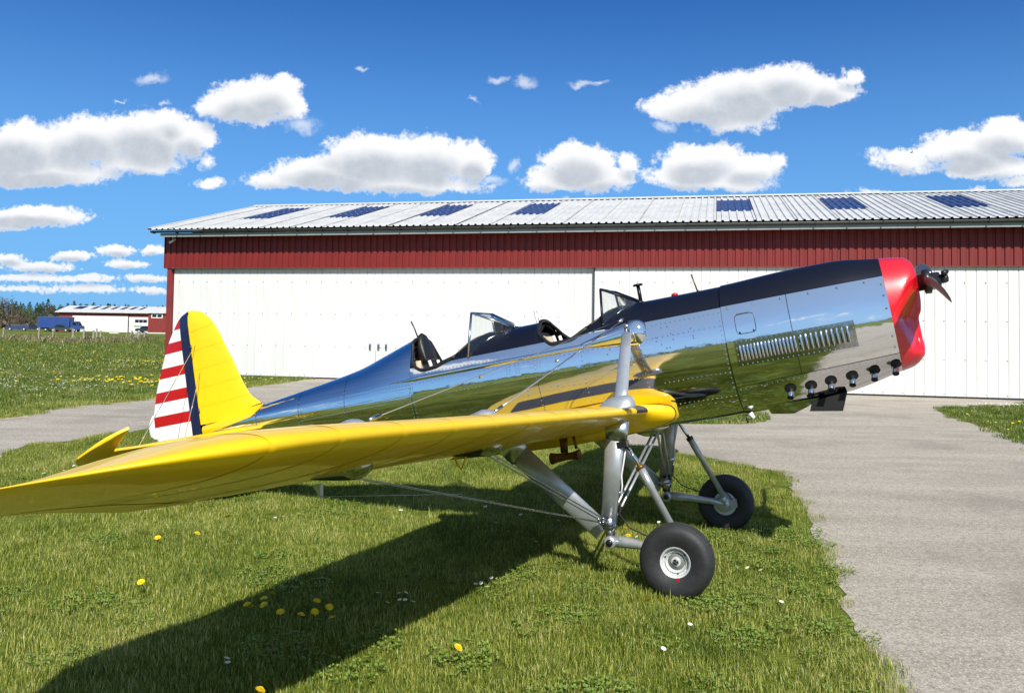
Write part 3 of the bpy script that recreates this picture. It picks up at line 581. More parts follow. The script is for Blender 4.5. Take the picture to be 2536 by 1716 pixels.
# ================================================================== the airplane
PSI = math.radians(22.4); AL = math.radians(11.5)
AP = bpy.data.objects.new('airplane', None); COL.objects.link(AP); AP.empty_display_size = .3
py_ = Vector((math.sin(PSI), math.cos(PSI), 0)); fx_ = Vector((py_.y, -py_.x, 0)); zz_ = Vector((0, 0, 1))
axx = fx_*math.cos(AL)+zz_*math.sin(AL); azz = -fx_*math.sin(AL)+zz_*math.cos(AL)
Mx = Matrix.Identity(4)
for i in range(3): Mx[i][0] = axx[i]; Mx[i][1] = py_[i]; Mx[i][2] = azz[i]
Mx[0][3] = 1.3304; Mx[1][3] = 5.8162
AP.matrix_world = Mx
tag(AP, 'polished metal vintage monoplane with yellow wings, red nose and striped rudder on grass', 'airplane')
sx_ = [-4.10, -3.95, -3.45, -3.1, -2.75, -2.44, -1.861, -1.859, -1.48, -.84, -.45, -.2, .13, .455, .87, 1.14, 1.44]
sx2 = sx_[:6]+[-2.15, -1.88]+sx_[6:]
f_zt = pchip(sx2, [1.485, 1.502, 1.569, 1.613, 1.655, 1.70, 1.779, 1.857, 1.8621, 1.78, 1.775, 1.775, 1.775, 1.774, 1.770, 1.768, 1.780, 1.778, 1.736])
f_w = pchip(sx_, [.030, .048, .108, .150, .195, .235, .3000, .3001, .325, .345, .345, .340, .325, .31, .295, .28, .25])
f_zb = pchip(sx_, [1.40, 1.385, 1.29, 1.225, 1.16, 1.11, 1.0201, 1.02, .975, .925, .91, .907, .907, .912, .93, .96, 1.033])
f_zm = pchip([-4.1, -3.1, -2.44, -1.86, -.84, .455, 1.44], [1.45, 1.435, 1.41, 1.39, 1.388, 1.388, 1.37])
f_nu = pchip([-4.1, -2.44, -1.861, -1.859, -1.2, -.4, 1.44], [2.0, 1.85, 1.85, 2.2, 2.2, 2.25, 2.3])
f_deckF = pchip([-.47, -.452, -.38, -.296, -.21, -.1], [1.638, 1.657, 1.697, 1.751, 1.774, 1.774])      # coaming before the front cockpit
f_deckR = pchip([-1.48, -1.478, -1.358, -1.258, -1.125, -1.0], [1.643, 1.644, 1.735, 1.771, 1.777, 1.777])
def ztop(x): return f_zt(x)
NL = 2.08
def phi_of(x, z, off=0, zt=None):
    zm = f_zm(x); zt = (zt if zt is not None else ztop(x))+off; zb = f_zb(x)-off
    if z >= zm: q = min(1, (z-zm)/(zt-zm)); return math.asin(q**(f_nu(x)/2))
    q = min(1, (zm-z)/(zm-zb)); return -math.asin(q**(NL/2))
def surf(x, phi, off=0, side=-1, zt=None):
    zm = f_zm(x); zt = (zt if zt is not None else ztop(x))+off; zb = f_zb(x)-off; w = f_w(x)+off; s = math.sin(phi); c = max(0, math.cos(phi))
    if phi >= 0: n = f_nu(x); z = zm+(zt-zm)*s**(2/n); y = w*c**(2/n)
    else: n = NL; z = zm-(zm-zb)*(-s)**(2/n); y = w*c**(2/n)
    return (x, side*y, z)
def yat(x, z, off=0, zt=None): return abs(surf(x, phi_of(x, z, off, zt), off, 1, zt)[1])
def const(v): return v if callable(v) else (lambda x: v)
def patch(name, x0, x1, zlo, zhi, m, off=0, sides=(-1,), *ar, **kw):
    if len(sides) == 2 and (callable(zhi) or zhi < 5):
        return [patch1(name, x0, x1, zlo, zhi, m, off, (s_,), *ar, **kw) for s_ in sides][0]
    return patch1(name, x0, x1, zlo, zhi, m, off, sides, *ar, **kw)
def patch1(name, x0, x1, zlo, zhi, m, off=0, sides=(-1,), nph=18, st=.03, parent=None, zt=None, thick=0, xs=None):
    zlo, zhi = const(zlo), const(zhi); xs = xs or [x0+(x1-x0)*i/max(2, int(round((x1-x0)/st))) for i in range(max(2, int(round((x1-x0)/st)))+1)]
    mb = MB(); ztf = zt
    def rr(side, o_):
        rings = []
        for x in xs:
            z_t = ztf(x) if ztf else None; a = phi_of(x, zlo(x), o_, z_t) if zlo(x) > f_zb(x) else -math.pi/2
            top = (z_t if z_t is not None else ztop(x)); b = phi_of(x, zhi(x), o_, z_t) if zhi(x) < top-1e-4 else math.pi/2
            rings.append([surf(x, a+(b-a)*k/nph, o_, side, z_t) for k in range(nph+1)])
        return rings
    for s in sides:
        R1 = rr(s, off); n = nph+1; vs = [v for r in R1 for v in r]; fs = []
        for i in range(len(R1)-1):
            for k in range(nph):
                q = (i*n+k, i*n+k+1, (i+1)*n+k+1, (i+1)*n+k); fs.append(q if s > 0 else q[::-1])
        mb.add(vs, fs)
        if thick:   # rolled edges down to the skin below
            R2 = rr(s, off-thick); bd = [R1[0][k] for k in range(n)]+[R1[i][-1] for i in range(1, len(R1))]+[R1[-1][k] for k in range(n-2, -1, -1)]+[R1[i][0] for i in range(len(R1)-2, 0, -1)]
            b2 = [R2[0][k] for k in range(n)]+[R2[i][-1] for i in range(1, len(R2))]+[R2[-1][k] for k in range(n-2, -1, -1)]+[R2[i][0] for i in range(len(R2)-2, 0, -1)]
            m_ = len(bd); mb.add(bd+b2, [(i, (i+1) % m_, m_+(i+1) % m_, m_+i) for i in range(m_)])
    return mb.build(name, m, parent or AP)
sillF = pchip([-.86, -.835, -.822, -.776, -.70, -.575, -.479, -.44], [1.78, 1.766, 1.709, 1.646, 1.591, 1.597, 1.640, 1.66])
sillR = pchip([-1.9, -1.864, -1.855, -1.813, -1.743, -1.642, -1.576, -1.47], [1.86, 1.80, 1.681, 1.617, 1.586, 1.593, 1.615, 1.64])
BL = 1.616
def metal_top(x):
    if x < -1.862: return 9
    if x < -1.478: return min(sillR(x), BL)
    if x < -.84: return BL
    if x < -.45: return min(sillF(x), BL)
    return BL
FU = empty('fuselage', parent=AP)
LAP = 1.387
brk = [-4.09, -3.45, -2.98, -2.50, -1.862]
for a, b in zip(brk[:-1], brk[1:]):     # tail cone and turtle deck rings, upper and lower skins
    if a < -3.2: patch('skin_panel', a+.002, b-.002, 0, 9, MT['alu_tail'], 0, (-1, 1), 30, .04, FU)
    else:
        lapf = lambda x: 1.372+(x+2.98)*.013
        patch('skin_panel', a+.002, b-.002, lapf, 9, MT['alu_tail'], 0, (-1, 1), 22, .035, FU)
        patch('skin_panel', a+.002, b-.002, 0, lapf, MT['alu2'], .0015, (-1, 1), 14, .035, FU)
brk = [-1.862, -1.478, -.842, -.45, .455]
for a, b in zip(brk[:-1], brk[1:]):
    n_ = max(3, int((b-a)/.02)); xs = [a+(b-a)*i/n_ for i in range(n_+1)]
    g_ = .0 if b > -.46 or a < -1.8 else 0
    patch('skin_panel', a, b, LAP, metal_top, MT['alu'], 0, (-1, 1), 16, parent=FU, xs=xs)
for a, b in ((-1.86, -.842), (-.839, .452)):
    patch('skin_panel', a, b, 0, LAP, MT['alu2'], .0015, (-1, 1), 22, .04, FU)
# painted decks
def deck_cut(x):
    v = f_deckF(x) if x > -.6 else f_deckR(x)
    return v if v < f_zt(x)-.004 else 9
def deck(name, a, b, lo, cf):
    o = patch(name, a, b, lo, deck_cut, MT['black'], .002, (-1, 1), 14, .015, FU)
    xs = [x for x in [a+(b-a)*i/60 for i in range(61)] if deck_cut(x) < 9]; mb = MB(); rg = []
    for x in xs:
        z = deck_cut(x); y = yat(x, z, .002); rg.append([(x, -y*math.cos(math.pi*k/12), z+.014*math.sin(math.pi*k/12)) for k in range(13)])
    mb.rings(rg, cap=False, close=False); mb.build('scuttle', MT['black'], o)
deck('rear_deck', -1.478, -.842, BL, 0); deck('front_deck', -.45, .452, BL+.004, 0)
for s in (-1, 1):
    for xs in ([-1.478+.03*i for i in range(13)], [-.45+.028*i for i in range(10)]):
        pts_ = [(x, s*yat(x, min(deck_cut(x), f_zt(x)-.02), .004), min(deck_cut(x), f_zt(x)-.02)) for x in xs]; MB().tube(pts_, .008, 6).build('coaming_roll', MT['leather'], FU)
for (a, b, sl) in ((-.842, -.45, sillF), (-1.862, -1.478, sillR)):   # cockpit cut-outs: skin above the metal line up to the sill
    n_ = 22; xs = [a+(b-a)*i/n_ for i in range(n_+1)]
    patch('cockpit_coaming', a, b, lambda x: min(metal_top(x), sl(x)), lambda x: sl(x)+.0005, MT['black'], .002, (-1, 1), 6, parent=FU, xs=xs, zt=lambda x: max(f_zt(x), sl(x)+.01))
# engine cowling
CW = empty('cowling', parent=AP)
seam = lambda x: 1.098+(x-.46)*.0475
patch('cowling_top', .458, 1.440, BL+.006, 9, MT['black'], .008, (-1, 1), 16, .03, CW, thick=.008)
for a, b in ((.458, .864), (.868, 1.440)):
    patch('cowling_panel', a, b, seam, BL+.004, MT['alu'], .005, (-1,), 20, .03, CW, thick=.005)
    patch('cowling_panel', a, b, seam, BL+.004, MT['alu'], .005, (1,), 14, .04, CW)
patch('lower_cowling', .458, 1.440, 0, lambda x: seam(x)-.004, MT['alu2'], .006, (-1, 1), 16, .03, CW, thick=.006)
patch('inner_cowling', .455, 1.440, 0, 9, MT['darkmetal'], -.006, (-1, 1), 16, .06, CW)
MB().rings([[surf(.452, -math.pi/2+math.pi*k/20, -.002, -1) for k in range(21)]+[surf(.452, math.pi/2-math.pi*k/20, -.002, 1) for k in range(21)]]*2).build('firewall', MT['dark'], CW, False)
# louvre panel, starboard
LP = patch('louvre_panel', .503, 1.224, 1.224, 1.386, MT['alu3'], .0085, (-1,), 8, .04, CW, thick=.004)
def onsurf(x, z, off): return (x, -yat(x, z, off), z)
lm = None
xs_l = [.535+i*.0222 for i in range(16)]+[.905+i*.0305 for i in range(10)]
for x in xs_l:
    z0, z1 = 1.255, 1.362
    if lm is None:
        mb = MB(); rings = []
        for j in range(9):
            f = j/8; z = (z0-z1)/2+(z1-z0)*f; d = .012*math.sin(math.pi*min(1, max(0, f)))**.4 if 0 < f < 1 else .0; w = .008*(1 if 0 < j < 8 else .5)
            rings.append([(-w, .002, z), (-w*.6, -d*.8, z), (0, -d, z), (w*.9, -d*.75, z), (w, .002, z)])
        mb.rings(rings, close=False, cap=False); o = mb.build('louvre', MT['chrome'], LP); lm = o.data
    else: o = bpy.data.objects.new('louvre', lm); COL.objects.link(o); o.parent = LP
    zc_ = (z0+z1)/2; p = onsurf(x, zc_, .0088); o.location = (x, p[1], zc_)
    sl = MB()  # dark slot beside every louvre
me = None
for x in xs_l:
    if me is None: o = MB().box(-.004, .004, -.0005, .0008, -.048, .048).build('louvre_slot', MT['dark'], LP, False); me = o.data
    else: o = bpy.data.objects.new('louvre_slot', me); COL.objects.link(o); o.parent = LP
    p = onsurf(x, 1.308, .0098); o.location = (x-.0115, p[1], 1.308)
# oil filler door
OD = patch('access_door', .535, .655, 1.425, 1.548, MT['alu'], .009, (-1,), 8, .02, CW, thick=.004)
MB().tube([onsurf(.548+i*.0105, 1.553, .011) for i in range(9)], .004, 6).build('hinge', MT['chrome'], OD)
cr_ = []
for k in range(41):
    t_ = 2*math.pi*k/40; cx2 = math.copysign(abs(math.cos(t_))**.35, math.cos(t_)); cz2 = math.copysign(abs(math.sin(t_))**.35, math.sin(t_)); cr_.append(onsurf(.595+.061*cx2, 1.4865+.0625*cz2, .010))
MB().tube(cr_, .0022, 5, cap=False).build('door_rim', MT['darkmetal'], OD)
for x, z in ((.553, 1.434), (.64, 1.434)): MB().ell(onsurf(x, z, .013), .007, .004, .007, 8, 4).build('catch', MT['darkmetal'], OD)
# exhaust stubs
hm = pm = None
for x, z in ((.777, 1.024), (.901, 1.022), (1.022, 1.032), (1.149, 1.041), (1.278, 1.053), (1.402, 1.068)):
    z += .012; y = -yat(x, z, .007)
    # dark disc for the hole's shade, laid on the lower cowl's tumblehome
    y1 = -yat(x, z+.02, .007); y2 = -yat(x, z-.02, .007); nrm = Vector((0, -(.04), (y1-y2)*-1)).normalized(); nrm = Vector((0, -.04, -(y2-y1))).normalized()
    if nrm.z > 0: nrm.z = -nrm.z
    t2 = Vector((0, -nrm.z, nrm.y)); c = Vector((x, y, z))+nrm*.0035
    MB().add([tuple(c+Vector((1, 0, 0))*.037*math.cos(a)+t2*.035*math.sin(a)) for a in [2*math.pi*k/20 for k in range(20)]], [tuple(range(20))]).build('exhaust_port_shade', MT['dark'], CW, False)
    d = Vector((-.008, -.048, -.048)); e = c+Vector((.0, .02, -.006))
    pp = MB().tube([e, e+d*.5, e+d], [.0195, .0195, .0205], 14, cap=False); o = pp.build('exhaust_pipe', MT['chrome'], CW)
    q = e+d*.97; dd = d.normalized(); a1 = dd.cross(Vector((1, 0, 0))).normalized(); MB().add([tuple(q+Vector((1, 0, 0))*.017*math.cos(a)+a1*.017*math.sin(a)) for a in [2*math.pi*k/14 for k in range(14)]], [tuple(range(14))]).build('pipe_bore_shade', MT['dark'], CW, False)  # dark disc put in for the shade inside the pipe
# air outlet scoops under the cowl
sc = MB(); A_ = [(.857, .871), (1.051, .843), (1.098, .955), (.881, .93)]; sc.rings([[(a, y, b) for a, b in A_] for y in (-.12, .12)]); sc.build('oil_cooler_scoop', MT['dark'], CW, False)
sc = MB(); A_ = [(.60, .945), (.618, .888), (.70, .876), (.76, .870), (.85, .90), (.93, .945)]; sc.rings([[(a, y*(1 if b > .9 else .8), b) for a, b in A_] for y in (-.115, -.105, .105, .115)]); sharp(sc.build('belly_scoop', MT['alu2'], CW), 40)
sc = MB().tube([(.49, -.12, .915), (.505, -.12, .885), (.50, -.12, .87)], [.018, .014, .003], 8); sc.build('drain_pipe', MT['whitep'], CW)
MB().tube([(.468, -.12, .91), (.462, -.12, .875), (.468, -.12, .855)], .008, 6).build('drain_pipe', MT['darkmetal'], CW)
# nose bowl
NB = MB(); nf = pchip([1.05, 1.08, 1.103, 1.15, 1.232, 1.333, 1.378, 1.476, 1.577, 1.651, 1.70], [1.50, 1.545, 1.570, 1.588, 1.590, 1.592, 1.615, 1.628, 1.629, 1.622, 1.60])
def nose_pt(t, ph, side):
    x0, y0, z0 = surf(1.44, ph, .008, side)
    zf = 1.375+(z0-1.375)*.86-.0; zf = zf-.008*(z0 > 1.6); yf = y0*.62; xf = nf(zf)
    x = x0+(xf-x0)*t; r = 1-(1-t**5.5)**(1/2.6) if t < 1 else 1.0
    zz = z0+(zf-z0)*(r*.55+t*.45); yy = y0+(yf-y0)*(r*.6+t*.4)
    # top profile follows the photographed crown
    # hollow cheek below the spinner
    g = zz; a = (x-(1.645-(1.60-g)*-.0))
    line = 1.455+max(0, (g-1.34))*.55 if g > 1.34 else 1.455+(1.34-g)*.22
    dpt = max(0, min(1, (x-line)/.09)); win_ = max(0, min(1, (1.60-g)/.05))*max(0, min(1, (g-1.12)/.05))
    dpt = dpt*dpt*(3-2*dpt); win_ = win_*win_*(3-2*win_)
    yy *= (1-.62*dpt*win_)
    return (x, yy, zz)
for s in (-1, 1):
    n = 44; T_ = [0, .06, .12, .2, .3, .4, .5, .6, .7, .78, .84, .88, .91, .94, .96, .975, .985, .993, .998, 1.0]; vs = []; fs = []
    for t in T_:
        for k in range(n+1): vs.append(nose_pt(t, -math.pi/2+math.pi*k/n, s))
    for i in range(len(T_)-1):
        for k in range(n):
            q = (i*(n+1)+k, i*(n+1)+k+1, (i+1)*(n+1)+k+1, (i+1)*(n+1)+k); fs.append(q if s > 0 else q[::-1])
    NB.add(vs, fs)
face = [nose_pt(1, -math.pi/2+math.pi*k/30, -1) for k in range(31)]+[nose_pt(1, math.pi/2-math.pi*k/30, 1) for k in range(31)]
NS = NB.build('nose_bowl', MT['red'], AP)
fb = MB(); rings = [[nose_pt(1, -math.pi/2+math.pi*k/30, s) for k in range(31)] for s in (-1, 1)]
fb.add([v for r in rings for v in r], [(k, k+1, 31+k+1, 31+k) for k in range(30)]); fb.build('nose_face', MT['red'], NS)
lip = MB().ell((1.560, -.045, 1.165), .034, .050, .078, 18, 12); lip.build('intake_lip', MT['red'], NS)
# propeller
PR = empty('propeller', parent=AP)
hubz = 1.545
MB().lathe([(.01, 1.60), (.05, 1.60), (.052, 1.66), (.075, 1.665), (.078, 1.70), (.05, 1.71), (.045, 1.76), (.03, 1.765), (.005, 1.768)], (0, 0, hubz), 'x', 20).build('hub', MT['darkmetal'], PR)
for k in range(6):
    a = math.pi/3*k; MB().tube([(1.695, .055*math.cos(a), hubz+.055*math.sin(a)), (1.722, .055*math.cos(a), hubz+.055*math.sin(a))], .010, 8).build('bolt', MT['steel'], PR)
MB().lathe([(.001, 1.755), (.028, 1.757), (.030, 1.79), (.024, 1.805), (.001, 1.81)], (0, 0, hubz), 'x', 16).build('hub_cap', MT['darkmetal'], PR)
MB().tube([(1.78, -.02, hubz+.012), (1.80, -.05, hubz+.035), (1.775, -.07, hubz+.03)], .014, 8).build('hub_clamp', MT['darkmetal'], PR)
def bladeobj(sgn):
    mb = MB(); rings = []; st_ = [(.04, .075, .062, 60), (.10, .085, .055, 55), (.16, .105, .042, 48), (.25, .135, .032, 40), (.4, .155, .024, 32), (.6, .150, .018, 26), (.8, .125, .013, 21), (.92, .095, .009, 18), (.98, .055, .006, 17), (1.0, .015, .004, 17)]
    dir_ = Vector((.0, -.99, -.14))*sgn; dir_ = Vector((0, -sgn*.99, -sgn*.14)).normalized(); up_ = Vector((0, -dir_.z, dir_.y)) if sgn > 0 else Vector((0, dir_.z, -dir_.y))
    for (r, c, t, pt) in st_:
        a = math.radians(pt); ch = Vector((math.sin(a), 0, 0))+up_*(math.cos(a)*sgn); nn = Vector((math.cos(a), 0, 0))-up_*(math.sin(a)*sgn); o_ = Vector((1.70, 0, hubz))+dir_*r
        rings.append([tuple(o_+ch*(math.cos(2*math.pi*k/16)*c/2)+nn*(math.sin(2*math.pi*k/16)*t/2)) for k in range(16)])
    mb.rings(rings); mb.build('blade', MT['blade_metal'], PR)
MT['blade_metal'] = mat('brushed_blade_metal', (.10, .10, .105), .45, .35, bump=.002, bscale=9, bstretch=(6, 1, 1))
bladeobj(1); bladeobj(-1)
# cockpits: rims, liners, seats
def rim_path(sl, xa, xb, ztA, ztB, n=26):
    pts = []
    near_ = []
    for i in range(n+1):
        x = xa+(xb-xa)*i/n; z = sl(x); near_.append((x, -yat(x, z, .004, max(f_zt(x), z+.005)), z))
    far_ = [(x, -y, z) for x, y, z in near_]
    A0 = near_[0]; arcA = [(xa-.004, A0[1]*math.cos(t), A0[2]+(ztA-A0[2])*math.sin(t)) for t in [math.pi*k/14 for k in range(1, 14)]]
    arcA = [(xa-.004, -A0[1]*-math.cos(t), A0[2]+(ztA-A0[2])*math.sin(t)) for t in [math.pi*k/14 for k in range(1, 14)]]
    B0 = near_[-1]; arcB = [(xb, -B0[1]*math.cos(t) if False else B0[1]*math.cos(t), B0[2]+(ztB-B0[2])*math.sin(t)) for t in [math.pi*k/14 for k in range(1, 14)]]
    return near_+arcB+far_[::-1]+arcA[::-1]
for (sl, xa, xb, za, zb_, nm) in ((sillF, -.838, -.455, 1.785, 1.664, 'front'), (sillR, -1.862, -1.482, 1.845, 1.652, 'rear')):
    pts = rim_path(sl, xa, xb, za, zb_); pts.append(pts[0]); MB().tube(pts, .013, 8, cap=False).build('coaming_roll', MT['leather'], FU)
patch('cockpit_liner', -1.86, -1.48, 0, lambda x: sillR(x)-.004, MT['leather'], -.018, (-1, 1), 14, .03, FU)
patch('cockpit_liner', -.84, -.45, 0, lambda x: sillF(x)-.004, MT['leather'], -.018, (-1, 1), 14, .03, FU)
for x, h_, m_, nm in ((-.86, 1.70, MT['leather'], 'bulkhead'), (-1.90, 1.70, MT['leather'], 'bulkhead'), (-.40, 1.62, MT['black'], 'instrument_panel'), (-1.44, 1.62, MT['black'], 'instrument_panel')):
    MB().add([surf(x, -math.pi/2+math.pi*k/20, -.02, -1) if surf(x, -math.pi/2+math.pi*k/20, -.02, -1)[2] < h_ else (x, surf(x, -math.pi/2+math.pi*k/20, -.02, -1)[1], h_) for k in range(21)]+[surf(x, math.pi/2-math.pi*k/20, -.02, 1) if surf(x, math.pi/2-math.pi*k/20, -.02, 1)[2] < h_ else (x, surf(x, math.pi/2-math.pi*k/20, -.02, 1)[1], h_) for k in range(21)], [tuple(range(42))]).build(nm, m_, FU, False)
for x in (-.80, -1.82):
    st = empty('seat', parent=AP); 
    b = MB(); rings = []
    for j in range(9):
        f = j/8; z = 1.12+.55*f; hw = .17*(1-.35*max(0, f-.6)/.4); rings.append([(x-.03+.05*(1-f)+.035*math.cos(t)*(-1), hw*math.sin(t)*1.0, z) if False else (x+.03-.05*f-.03*abs(math.cos(t))**2, hw*math.sin(t), z) for t in [-math.pi/2+math.pi*k/8 for k in range(9)]])
    b.rings(rings, close=False, cap=False); q = b.build('seat_back', MT['cream'], st); q.modifiers.new('t', 'SOLIDIFY').thickness = .04
    o = MB().box(x+.0, x+.32, -.16, .16, 1.12, 1.18).build('seat_cushion', MT['cream'], st); bevel(o, .02)
    for y in (-.07, .07): MB().tube([(x+.03, y, 1.66), (x+.06, y, 1.5), (x+.09, y, 1.25)], .013, 6).build('seat_belt', MT['whitep'], st)
# far-side cream trim panels visible inside
for xa, xb, sl in ((-.80, -.50, sillF), (-1.82, -1.52, sillR)): patch('trim_panel', xa, xb, 1.42, lambda x: sl(x)-.035, MT['cream'], -.021, (-1, 1), 5, .03, FU)
# headrest fairing
hr = MB(); rings = []
for x, h_, w_ in ((-1.875, 1.875, .085), (-1.855, 1.885, .095), (-1.835, 1.87, .095), (-1.815, 1.80, .10), (-1.80, 1.70, .10)):
    rings.append([(x, w_*math.sin(t), 1.66+(h_-1.66)*abs(math.cos(t))**.7) for t in [-math.pi/2+math.pi*k/16 for k in range(17)]])
hr.rings(rings); hr.build('headrest', MT['leather'], AP)
# windshields
def screen(dx, apex, base, toph, far=0):
    fm_ = MT['black'] if apex[0] > -.5 else MT['steel']
    ws = empty('windshield', parent=AP)
    (xa, za), (xb, zb_), (xt, zt_) = apex, base, toph; fa = .06; yb = .285; yt = .185
    P = {'aL': (xa, -fa, za), 'aR': (xa, fa, za), 'bL': (xb, -yb, zb_), 'bR': (xb, yb, zb_), 'tL': (xt, -yt, zt_), 'tR': (xt, yt, zt_)}
    mesh('pane', [P['aL'], P['aR'], P['tR'], P['tL']], [(0, 1, 2, 3)], MT['glass'], ws, False)
    for s in 'LR':
        q = [P['a'+s], P['b'+s], P['t'+s]]; sg = -1 if s == 'L' else 1
        lowm = ((xa+xb)/2, sg*(fa+yb)/2*1.08, (za+zb_)/2+.03)
        mesh('pane', [P['a'+s], lowm, P['b'+s], P['t'+s]], [(0, 1, 2, 3)], MT['glass'], ws, False)
        MB().tube([P['a'+s], lowm, P['b'+s]], .006, 6).build('frame', MT['steel'], ws); MB().tube([P['b'+s], P['t'+s]], .009, 6).build('frame', fm_, ws); MB().tube([P['a'+s], P['t'+s]], .009, 6).build('frame', fm_, ws)
    MB().tube([P['tL'], P['tR']], .0075, 6).build('frame', MT['steel'], ws); MB().tube([P['aL'], P['aR']], .007, 6).build('frame', MT['steel'], ws)
screen(0, (-.105, 1.775), (-.335, 1.625), (-.330, 1.905))
screen(0, (-1.06, 1.78), (-1.365, 1.612), (-1.325, 1.935))
# small fittings on the decks
MB().tube([(-.109, 0, 1.765), (-.109, 0, 1.895)], .013, 10).lathe([(.001, 1.893), (.034, 1.893), (.036, 1.90), (.030, 1.906), (.001, 1.906)], (-.109, 0, 0), 'z', 18).build('fuel_gauge_post', MT['black'], AP)
for pts, r, m_ in (([(-.897, -.012, 1.772), (-.905, -.012, 1.872)], .002, 'steel'), ([(-.885, .012, 1.772), (-.893, .012, 1.872)], .002, 'steel'), ([(.291, 0, 1.765), (.270, 0, 1.894)], .0055, 'bronze'), ([(-1.893, 0, 1.855), (-1.91, 0, 1.93), (-1.930, 0, 1.992)], .0055, 'darkmetal')): MB().tube(pts, r, 6).build('antenna', MT[m_], AP)
MB().ell((.131, 0, 1.78), .025, .02, .014, 10, 5).build('filler_cap', MT['lampred'], AP)
MB().tube([(.30, 0, 1.765), (.285, 0, 1.772)], .012, 8).build('antenna_base', MT['darkmetal'], AP)
# moulding along the side
for s in (-1, 1):
    mb = MB(); rings = []; xs = [-2.07+i*.05 for i in range(39)]
    for x in xs:
        if x > -.16: break
        f = min(1, (x+2.07)/.25)
        y = yat(x, 1.53, .0, f_zt(x)); h_ = .017*f+.001
        rings.append([(x, s*(y-.002), 1.53-h_), (x, s*(y+.007*f), 1.53-h_*.75), (x, s*(y+.012*f+.001), 1.53), (x, s*(y+.007*f), 1.53+h_*.75), (x, s*(y-.004), 1.53+h_)])
    mb.rings(rings, close=False, cap=False); mb.build('side_moulding', MT['alu'], FU)
    # teardrop fairing over the strut fitting
    mb = MB(); rings = []
    for i in range(25):
        t = i/24; x = -.022-.55*t; r = .094*math.sqrt(max(0, 1-((t-.17)/.17)**2)) if t < .17 else .094*(1-((t-.17)/.83))**.85
        zc = 1.560-.03*t; y = yat(max(x, -.6), zc, 0, f_zt(x)); rings.append([(x, s*(y-.012+max(.001, r)*.72*math.cos(a)), zc+max(.001, r)*math.sin(a)) for a in [2*math.pi*k/20 for k in range(20)]])
    mb.rings(rings); mb.build('teardrop_fairing', MT['alu'], FU)
# rivets
rv = MB(); octv = [(0, -.5, 0), (.9, 0, .45), (.0, 0, 1), (-.9, 0, .45), (-.9, 0, -.45), (0, 0, -1), (.9, 0, -.45)]
def rivet(x, z, r=.0047, off=.002, y=None):
    yy = -(yat(x, z, off) if y is None else y); rv.add([(x+a*r, yy+b*r*1.1, z+c*r) for a, b, c in octv], [(0, k, k % 6+1) for k in range(1, 7)])
def rrow(x0, x1, z0, z1, st): 
    n = max(1, int(math.hypot(x1-x0, z1-z0)/st))
    for i in range(n+1): rivet(x0+(x1-x0)*i/n, z0+(z1-z0)*i/n)
rrow(-1.85, .43, 1.393, 1.393, .031); rrow(-1.85, -.15, 1.562, 1.562, .03); rrow(-1.85, .44, 1.50, 1.50, .034); rrow(.0, .44, 1.585, 1.585, .03)
rrow(-.75, -.1, 1.30, 1.25, .04); rrow(-2.95, -1.9, 1.475, 1.50, .03); rrow(-2.95, -1.9, 1.378, 1.390, .03); rrow(-4.05, -3.45, 1.425, 1.41, .03)
for x in (-2.98, -2.50, -1.875, -1.845, -.845, -.5, -.09, .44): rrow(x, x, 1.10 if x > -2.4 else 1.25, 1.53, .03)
rrow(-1.835, -1.835, 1.56, 1.68, .02); rrow(-3.46, -3.46, 1.40, 1.54, .03)
for x0_, z0_ in ((-1.06, 1.44), (-.99, 1.44), (-.88, 1.45), (-.83, 1.45)):
    for i in range(2):
        for j in range(5): rivet(x0_+i*.022, z0_+j*.016, .0036)
for x, z in ((.06, 1.56), (.10, 1.56), (.02, 1.50), (.02, 1.475), (.12, 1.51), (.13, 1.47), (.25, 1.52), (.26, 1.47), (.26, 1.455), (.2, 1.41), (.08, 1.42), (.1, 1.42), (.05, 1.45)): rivet(x, z, .0055)
rrow(.02, .44, 1.20, 1.20, .03); rrow(.02, .44, 1.05, 1.045, .03); rrow(.02, .44, 1.02, 1.015, .045)
for x in [.52+i*.031 for i in range(23)]: rivet(x, 1.378, .005, .014); rivet(x+.01, 1.232, .005, .014)
for x in [.48+i*.033 for i in range(29)]: rivet(x, seam(x)-.02, .0036, .009)
for z in (1.26, 1.30, 1.34): rivet(.515, z, .005, .014); rivet(1.214, z, .005, .014); rivet(.893, z, .005, .014)
for x in (.50, .66, .83, 1.00, 1.17, 1.33): rivet(x, 1.60, .008, .009)
for z in (1.18, 1.25, 1.42, 1.5, 1.57): rivet(1.42, z, .007, .009)
for x, z in ((-.93, 1.30), (-.70, 1.30), (-.93, 1.27), (-.70, 1.26), (-.3, 1.48), (-.32, 1.45), (-.2, 1.46)): rivet(x, z, .006)
o = rv.build('rivets', MT['chrome'], FU, False); o['kind'] = 'stuff'
for x, z in ((-1.27, 1.46), (-.68, 1.47)): MB().ell(onsurf(x, z, .004), .016, .006, .013, 8, 5).build('drain_cover', MT['chrome'], FU)
# yellow wing-root flange on the fuselage
fl_top = pchip([-1.62, -1.4, -1.1, -.7, -.42, -.25, -.04, .026], [.97, 1.01, 1.06, 1.108, 1.130, 1.150, 1.122, 1.113])
for s in (-1, 1): patch('root_flange', -1.62, .024, lambda x: .955 if x < -.12 else .955+(x+.12)/.144*.075, fl_top, MT['yellow'], .010, (s,), 8, .04, AP, thick=.009)
